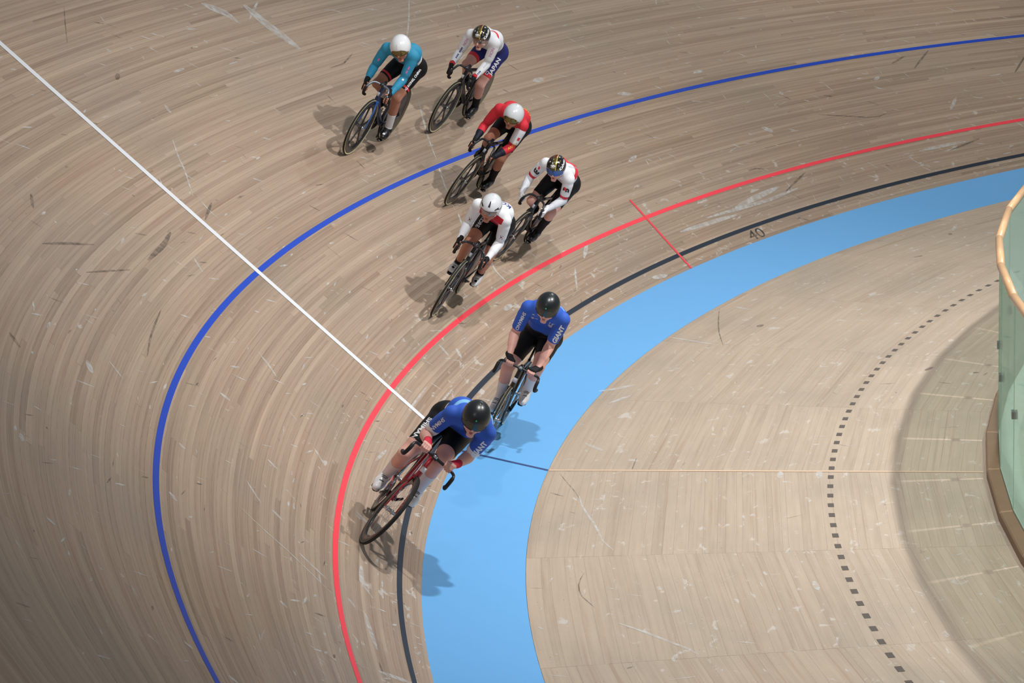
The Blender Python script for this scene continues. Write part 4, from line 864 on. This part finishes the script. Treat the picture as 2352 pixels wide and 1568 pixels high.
def m3(c, limb, spot):
    limb('eL', 'wL', .02, 'ANTA', .042, Y_P, flip=True, shear=.2); limb('sL', 'eL', .5, '', 0, R_P, bias=(0, .6, 0), shape=quad_shape([(-.018, -.014), (.018, -.014), (.018, .014), (-.018, .014)]), name='flag_patch')
    spot(c['hm']+(c['nb']-c['hm'])*.72+c['n_up']*.1+c['lat1']*.06, -c['lat1'], c['n_up']+np.array([.5, .4, 0]), 'CHINA', .055, Y_P)
def m4(c, limb, spot):
    for s_, fl in (('L', True), ('R', False)):
        limb('s'+s_, 'e'+s_, .42, 'B', .095, K_P, bold=.004, flip=fl, shear=.25); limb('s'+s_, 'e'+s_, .36 if fl else .24, '', 0, R_P, flip=fl, shape=quad_shape([(-.024, .004), (.014, .004), (.026, .03), (-.008, .03)] if fl else [(-.02, -.02), (.012, -.01), (.014, .012), (-.02, .002)]), name='emblem', lift=.0035)
    p = c['hm']+(c['nb']-c['hm'])*.82+c['n_up']*.1+c['lat1']*.1; spot(p, c['sd']*-1, c['n_up']+np.array([.4, .6, 0]), 'BRIDGESTONE', .03, SLV); emblem(c, spot)
def m5(c, limb, spot):
    limb('hipR', 'kR', .5, 'KOREA', .058, W_, 's', bold=.002, bias=(0, -.4, 0)); limb('hipL', 'kL', .62, 'KOREA', .058, W_, 's', bold=.002, flip=True, bias=(0, .9, 0))
    p = c['hm']+(c['nb']-c['hm'])*.8+c['n_up']*.1+c['lat1']*.03; spot(p, -c['lat1'], c['n_up']+np.array([.6, .3, 0]), 'KOR', .085, B_P, bold=.003)
    for s_ in 'LR':
        for cc, dy in ((R_P, .004), (B_P, -.004)): limb('s'+s_, 'e'+s_, .62, '', 0, cc, shape=quad_shape([(.009*math.cos(q), dy+.0055*math.sin(q)) for q in np.linspace(0, 2*PI, 9)[:-1]]), name='flag_patch')
        for dx, dy in ((-.018, -.01), (.018, -.01), (-.018, .012), (.018, .012)): limb('s'+s_, 'e'+s_, .62, '', 0, K_P, shape=quad_shape([(dx-.004, dy-.003), (dx+.004, dy-.003), (dx+.004, dy+.003), (dx-.004, dy+.003)]), name='flag_patch')
    spot(c['J']['sR']*.62+c['nb']*.38+c['n_up']*.05+c['sd']*.02, c['sd'], c['n_up'], '', 0, R_P, shape=quad_shape([(-.02, -.02), (.02, -.02), (.02, .02), (-.02, .02)]), name='flag_patch')
    h_, f, u, ly = c['h_'], c['f'], c['u'], c['ly']
    for p, uu, n, sh_ in ((h_(.085, .0, .09), f*.5-u*.5, f*.7+u*.7, [(-.034, -.004), (.03, -.011), (.033, .011), (-.034, .005)]), (h_(.07, .07, .06), f*.3-ly*.5-u*.2, f*.5+ly*.6+u*.3, [(-.026, -.007), (.022, -.003), (.027, .007), (-.022, .010)]), (h_(.07, -.07, .06), f*.3+ly*.5-u*.2, f*.5-ly*.6+u*.3, [(-.026, -.004), (.022, -.005), (.027, .008), (-.022, .012)])):
        spot(p, uu, n, '', 0, VENT, 'h', shape=quad_shape(sh_), name='vent')
    for sg in (1, -1): spot(h_(.0, .085*sg, .06), f, ly*sg+u*.35, '', 0, VENT, 'h', shape=quad_shape([(.075*math.cos(q), .012*sg*0+.02*math.sin(q)*(1 if 0 < q < PI else .6)) for q in np.linspace(.15, PI-.15, 9)]+[(.07*math.cos(q), .013*math.sin(q)) for q in np.linspace(PI-.15, .15, 9)]), name='vent')
def mblue(c, limb, spot):
    limb('sR', 'eR', .42, 'SHIMANO', .045, W_, bold=.001, shear=.1); limb('sL', 'eL', .45, 'GIANT', .062, W_, flip=True, bold=.003, shear=.2, bias=(0, .35, 0))
    spot(c['h_'](.12, .0, .062), c['ly'], c['f']+c['u']*.4, '', 0, GRN, 'h', shape=quad_shape([(.007*math.cos(q), .007*math.sin(q)) for q in np.linspace(0, 2*PI, 9)[:-1]]), name='emblem')
def m6(c, limb, spot):
    mblue(c, limb, spot); n = nrm(c['camL']-c['nb']); mid = (c['J']['sL']+c['J']['sR'])/2
    dn = -c['sd']; rt_ = nrm(np.cross(n, -dn))
    spot(mid+c['lat1']*.07+dn*.10-c['n_up']*.02, c['lat1'], n, 'S', .04, SLV)
    for dx, dy, w_, h2 in ((.085, .17, .026, .008), (.09, .19, .022, .005), (-.10, .10, .016, .018), (-.08, .06, .03, .004), (.11, .10, .02, .003)): spot(mid+c['lat1']*dx+dn*dy-c['n_up']*.02, c['lat1'], n, '', 0, SLV, shape=quad_shape([(-w_, -h2), (w_, -h2), (w_*.8, h2), (-w_*.8, h2)]), name='print_mark')
def m7(c, limb, spot):
    mblue(c, limb, spot); limb('hipR', 'kR', .55, 'SHIMANO', .06, W_, 's', bold=.002, bias=(0, -.9, .2))
z_hem = lambda wd: (lambda e: np.where(e['isin']('thL', 'thR'), wd-e['hem'], -1.))
z_cuff = lambda wd: (lambda e: np.where(e['arms'], wd-np.minimum(np.where(e['slL'] < .9, e['slL'], 9), np.where(e['slR'] < .9, e['slR'], 9)), -1.))
z_arm = lambda s_, a, b: (lambda e: np.where(e['isin']('ua'+s_, 'fa'+s_), np.minimum(-e['arm_cut'](s_, a), e['arm_cut'](s_, b)), -1.))
z_armB = lambda a, b: (lambda e: np.maximum(z_arm('L', a, b)(e), z_arm('R', a, b)(e)))
z_slab = lambda c0, hw: (lambda e: np.where(e['tors'], hw-np.abs(e['along']-c0), -1.))
z_dslab = lambda c0, hw: (lambda e: np.where(e['tors'], np.minimum(hw-np.abs(e['along']-c0), e['dorsal']+.0), -1.))
z_belly = lambda d: (lambda e: np.where(e['tors'], np.minimum(-d-e['dorsal'], .13-np.abs(e['latv'])), -1.))
POSES = {
'r1': dict(pose=[-3.9014, 3.0262, -0.0, 0.491, -0.8379], J=dict(hipL=(0.249, 0.087, 0.981), hipR=(0.246, -0.083, 0.983), sL=(0.687, 0.139, 1.221), sR=(0.692, -0.184, 1.153), eL=(0.71, 0.136, 0.946), eR=(0.659, -0.231, 0.891), wL=(0.896, 0.127, 0.791), wR=(0.875, -0.177, 0.784), hL=(0.947, 0.151, 0.729), hR=(0.943, -0.16, 0.731), kL=(0.518, 0.098, 0.667), kR=(0.544, -0.159, 0.713), aL=(0.38, 0.115, 0.273), aR=(0.178, -0.116, 0.512), tL=(0.565, 0.144, 0.202), tR=(0.356, -0.125, 0.422), head=(0.888, 0.02, 1.294), chin=(0.906, 0.09, 1.177), nb=(0.703, -0.022, 1.236))),
'r2': dict(pose=[-5.8585, 2.8944, -0.054, 0.5166, 4.3904], J=dict(hipL=(0.266, 0.089, 0.964), hipR=(0.265, -0.083, 0.965), sL=(0.707, 0.141, 1.209), sR=(0.701, -0.185, 1.141), eL=(0.703, 0.145, 0.938), eR=(0.666, -0.218, 0.875), wL=(0.891, 0.137, 0.78), wR=(0.884, -0.174, 0.771), hL=(0.947, 0.146, 0.715), hR=(0.947, -0.154, 0.712), kL=(0.453, 0.111, 0.593), kR=(0.639, -0.088, 0.786), aL=(0.228, 0.101, 0.24), aR=(0.321, -0.118, 0.519), tL=(0.407, 0.11, 0.149), tR=(0.513, -0.125, 0.459), head=(0.911, 0.01, 1.253), chin=(0.945, 0.053, 1.128), nb=(0.717, -0.021, 1.225))),
'r3': dict(pose=[-4.7963, 2.0011, -0.034, 0.6165, 4.3437], J=dict(hipL=(0.259, 0.085, 0.961), hipR=(0.263, -0.084, 0.962), sL=(0.689, 0.189, 1.153), sR=(0.708, -0.149, 1.155), eL=(0.714, 0.197, 0.874), eR=(0.687, -0.189, 0.888), wL=(0.894, 0.129, 0.731), wR=(0.892, -0.145, 0.758), hL=(0.974, 0.141, 0.715), hR=(0.968, -0.148, 0.715), kL=(0.438, 0.115, 0.589), kR=(0.636, -0.078, 0.775), aL=(0.216, 0.106, 0.233), aR=(0.323, -0.12, 0.507), tL=(0.404, 0.103, 0.166), tR=(0.518, -0.125, 0.457), head=(0.897, 0.07, 1.251), chin=(0.945, 0.103, 1.126), nb=(0.711, 0.018, 1.205))),
'r4': dict(pose=[-4.6345, 1.1781, -0.006, 0.6286, -0.3113], J=dict(hipL=(0.282, 0.097, 0.955), hipR=(0.274, -0.086, 0.959), sL=(0.733, 0.145, 1.17), sR=(0.715, -0.19, 1.142), eL=(0.668, 0.198, 0.912), eR=(0.663, -0.251, 0.884), wL=(0.87, 0.141, 0.783), wR=(0.867, -0.189, 0.76), hL=(0.942, 0.151, 0.737), hR=(0.942, -0.158, 0.734), kL=(0.604, 0.153, 0.688), kR=(0.502, -0.119, 0.617), aL=(0.402, 0.109, 0.333), aR=(0.125, -0.115, 0.433), tL=(0.594, 0.128, 0.269), tR=(0.307, -0.125, 0.35), head=(0.928, -0.017, 1.254), chin=(0.958, 0.044, 1.133), nb=(0.735, -0.021, 1.207))),
'r5': dict(pose=[-2.3375, 1.0594, -0.0437, 0.5783, 3.4081], J=dict(hipL=(0.27, 0.083, 0.981), hipR=(0.278, -0.088, 0.974), sL=(0.73, 0.121, 1.178), sR=(0.72, -0.218, 1.157), eL=(0.657, 0.169, 0.923), eR=(0.64, -0.208, 0.899), wL=(0.852, 0.164, 0.77), wR=(0.855, -0.173, 0.784), hL=(0.926, 0.169, 0.727), hR=(0.924, -0.171, 0.733), kL=(0.452, 0.134, 0.621), kR=(0.632, -0.098, 0.745), aL=(0.13, 0.114, 0.352), aR=(0.404, -0.11, 0.403), tL=(0.301, 0.134, 0.249), tR=(0.602, -0.124, 0.36), head=(0.927, -0.066, 1.266), chin=(0.966, -0.03, 1.138), nb=(0.736, -0.045, 1.218))),
'r6': dict(pose=[-0.1463, -0.1786, 0.0231, 0.4575, 0.9305], J=dict(hipL=(0.242, 0.093, 1.04), hipR=(0.237, -0.085, 1.044), sL=(0.634, 0.162, 1.377), sR=(0.644, -0.197, 1.335), eL=(0.611, 0.141, 1.081), eR=(0.592, -0.205, 1.042), wL=(0.797, 0.138, 0.896), wR=(0.797, -0.146, 0.889), hL=(0.871, 0.105, 0.873), hR=(0.871, -0.109, 0.874), kL=(0.655, 0.128, 0.87), kR=(0.449, -0.142, 0.664), aL=(0.365, 0.106, 0.528), aR=(0.188, -0.113, 0.293), tL=(0.546, 0.128, 0.44), tR=(0.352, -0.134, 0.176), head=(0.849, -0.012, 1.477), chin=(0.884, 0.011, 1.344), nb=(0.65, -0.017, 1.402))),
'r7': dict(pose=[3.9423, 0.6139, 0.0648, 0.7571, 0.4672], J=dict(hipL=(0.252, 0.086, 1.01), hipR=(0.245, -0.093, 1.009), sL=(0.698, 0.21, 1.23), sR=(0.712, -0.12, 1.158), eL=(0.573, 0.224, 0.965), eR=(0.578, -0.142, 0.883), wL=(0.826, 0.162, 0.913), wR=(0.833, -0.115, 0.9), hL=(0.902, 0.126, 0.888), hR=(0.91, -0.106, 0.889), kL=(0.656, 0.07, 0.809), kR=(0.47, -0.146, 0.625), aL=(0.397, 0.125, 0.453), aR=(0.131, -0.114, 0.329), tL=(0.587, 0.139, 0.379), tR=(0.301, -0.124, 0.22), head=(0.916, 0.026, 1.3), chin=(0.944, 0.079, 1.173), nb=(0.71, 0.043, 1.249))),
}
aero = dict(earcover=True, helmet_r=(.138, .110, .120)); HZ = [(OLIVE, olive), (MAROON, maroon), (GOLD, gold1), (GOLD, gold2)]
BKB = mat('blue_black_carbon', (30, 46, 84), .35, coat=.4); BLF = mat('bright_blue_fork', (46, 116, 204), .3, coat=.4); BRED = mat('candy_red_frame', (176, 18, 40), .25, coat=.6); SILB = mat('silver_bar', (150, 156, 164), .35, metal=.7)
SPEC = dict(
 r1=dict(label='rider in teal jersey and white helmet highest on the track', bike_label='black bicycle with bright blue fork under the teal rider', skin='tan', jersey=F_TEAL, shorts=F_BLACK, shorts_zones=[(R_P, lambda e: np.where(e['isin']('thL', 'thR'), .012-np.abs(e['hem']-.03), -1.))], jersey_zones=[(F_WHITE, z_dslab(.42, .07))], sockmat=SOCK_W, sock=.5, shoe=SHOE_K, shoemark=None, glove=GL_K, fullglove=False, helmet=HEL_W, visor=(V_GOLD, full_v, .05, (.124, .103, .13), 1.25), frame=BKB, fork=BLF, bar=SILB, rear=M_BLK, marks=m1, **aero),
 r2=dict(label='rider in white jersey and navy shorts with black gold-striped helmet', bike_label='black bicycle with grey disc wheel under the navy-shorts rider', skin='fair', jersey=F_WHITE, shorts=F_NAVY, shorts_zones=[(R_P, z_hem(.05))], jersey_zones=[(R_P, z_dslab(.9, .035))], sockmat=SOCK_K, sock=.52, shoe=SHOE_K, glove=GL_K, fullglove=True, cuff=fab('red_cuff', (216, 46, 60)), helmet=HEL_B, helmet_r=(.136, .104, .116), helmet_zones=HZ, visor=(V_CLEAR, glass_v, .018, (.116, .09, .12), 1.15), frame=M_BLK, rear=M_GREYD, marks=m2),
 r3=dict(label='rider in red jersey with one white shoulder and white helmet', bike_label='black bicycle with bronze details under the red-jersey rider', skin='tan', jersey=F_RED, shorts=F_BLACK, jersey_zones=[(F_WHITE, z_arm('L', .12, .78)), (F_INK, z_armB(1.42, 2.2)), (F_WHITE, z_dslab(.42, .07))], hem=.7, sockmat=SOCK_K, sock=.42, shoe=SHOE_K, glove=GL_K, fullglove=False, helmet=HEL_G, visor=(V_GOLD, full_v, .05, (.124, .103, .13), 1.25), frame=M_BLK, accent=mat('bronze_decal', (120, 62, 44), .35), rear=M_GREYD, marks=m3, **aero),
 r4=dict(label='rider in white jersey with red band, white arm warmers and black shorts', bike_label='black bicycle under the rider in the red-banded jersey', skin='fair', jersey=F_WHITE, shorts=F_BLACK, jersey_zones=[(R_P, z_slab(.74, .085)), (R_P, z_armB(.72, .86)), (fab('pale_arm_warmer', (214, 218, 226)), z_armB(.88, 2.2))], hem=.76, sockmat=SOCK_K, sock=.25, shoe=SHOE_K, glove=GL_W, fullglove=True, helmet=HEL_B, helmet_r=(.136, .104, .116), helmet_zones=HZ, visor=(V_BLUE, full_v, .05, (.124, .1, .13), 1.2), frame=M_BLK, rear=M_GREYD, marks=m4),
 r5=dict(label='rider in white jersey with red belly and pearl grey vented helmet', bike_label='black bicycle with red chainstay details under the vented-helmet rider', skin='tan', jersey=F_WHITE, shorts=F_BLACK, jersey_zones=[(F_CRIM, z_belly(.045)), (LB, z_slab(.62, .05))], hem=.66, sockmat=SOCK_K, sock=.78, shoe=SHOE_W, shoemark=K_P, glove=GL_K, fullglove=False, helmet=HEL_G, helmet_r=(.148, .110, .124), tail=True, visor=(V_CLEAR, glass_v, .018, (.116, .09, .12), 1.15), frame=M_BLK, accent=mat('red_frame_decal', (196, 44, 56), .35), rear=M_BLK, marks=m5),
 r6=dict(label='rider in blue jersey and black helmet upright on the blue band', bike_label='black bicycle rolling on the pale blue band', skin='fair', t=1.08, road=True, jersey=F_BLUE, shorts=F_BLACK, sleeve=.8, jersey_zones=[(LB, z_dslab(.86, .03))], waist=.34, hem=.7, sockmat=SOCK_W, sock=.42, shoe=SHOE_W, shoemark=K_P, glove=GL_K, fullglove=False, helmet=HEL_K, visor=(V_SMOKE, full_v, .05, (.126, .106, .13), 1.25), frame=M_BLK, rear=M_BLK, marks=m6, **aero),
 r7=dict(label='leading rider in blue jersey and black helmet on the red bicycle', bike_label='red bicycle at the front of the bunch', skin='fair', t=1.1, road=True, jersey=F_BLUE, shorts=F_BLACK, sleeve=.8, jersey_zones=[(F_WHITE, z_cuff(.055)), (LB, z_dslab(.86, .045)), (F_WHITE, z_dslab(.36, .04))], waist=.34, hem=.72, sockmat=SOCK_W, sock=.4, shoe=SHOE_W, shoemark=K_P, glove=GL_R, fullglove=False, bare=True, badge=W_, steer=7, helmet=HEL_K, visor=(V_SMOKE, full_v, .05, (.126, .106, .13), 1.25), frame=BRED, fork=BRED, accent=W_, rear=M_BLK, marks=m7, cream=mat('dark_sidewall', (70, 68, 62), .7), **aero))
for key in POSES:
    d = dict(SPEC[key]); d.update(POSES[key]); build_rider(key, d)
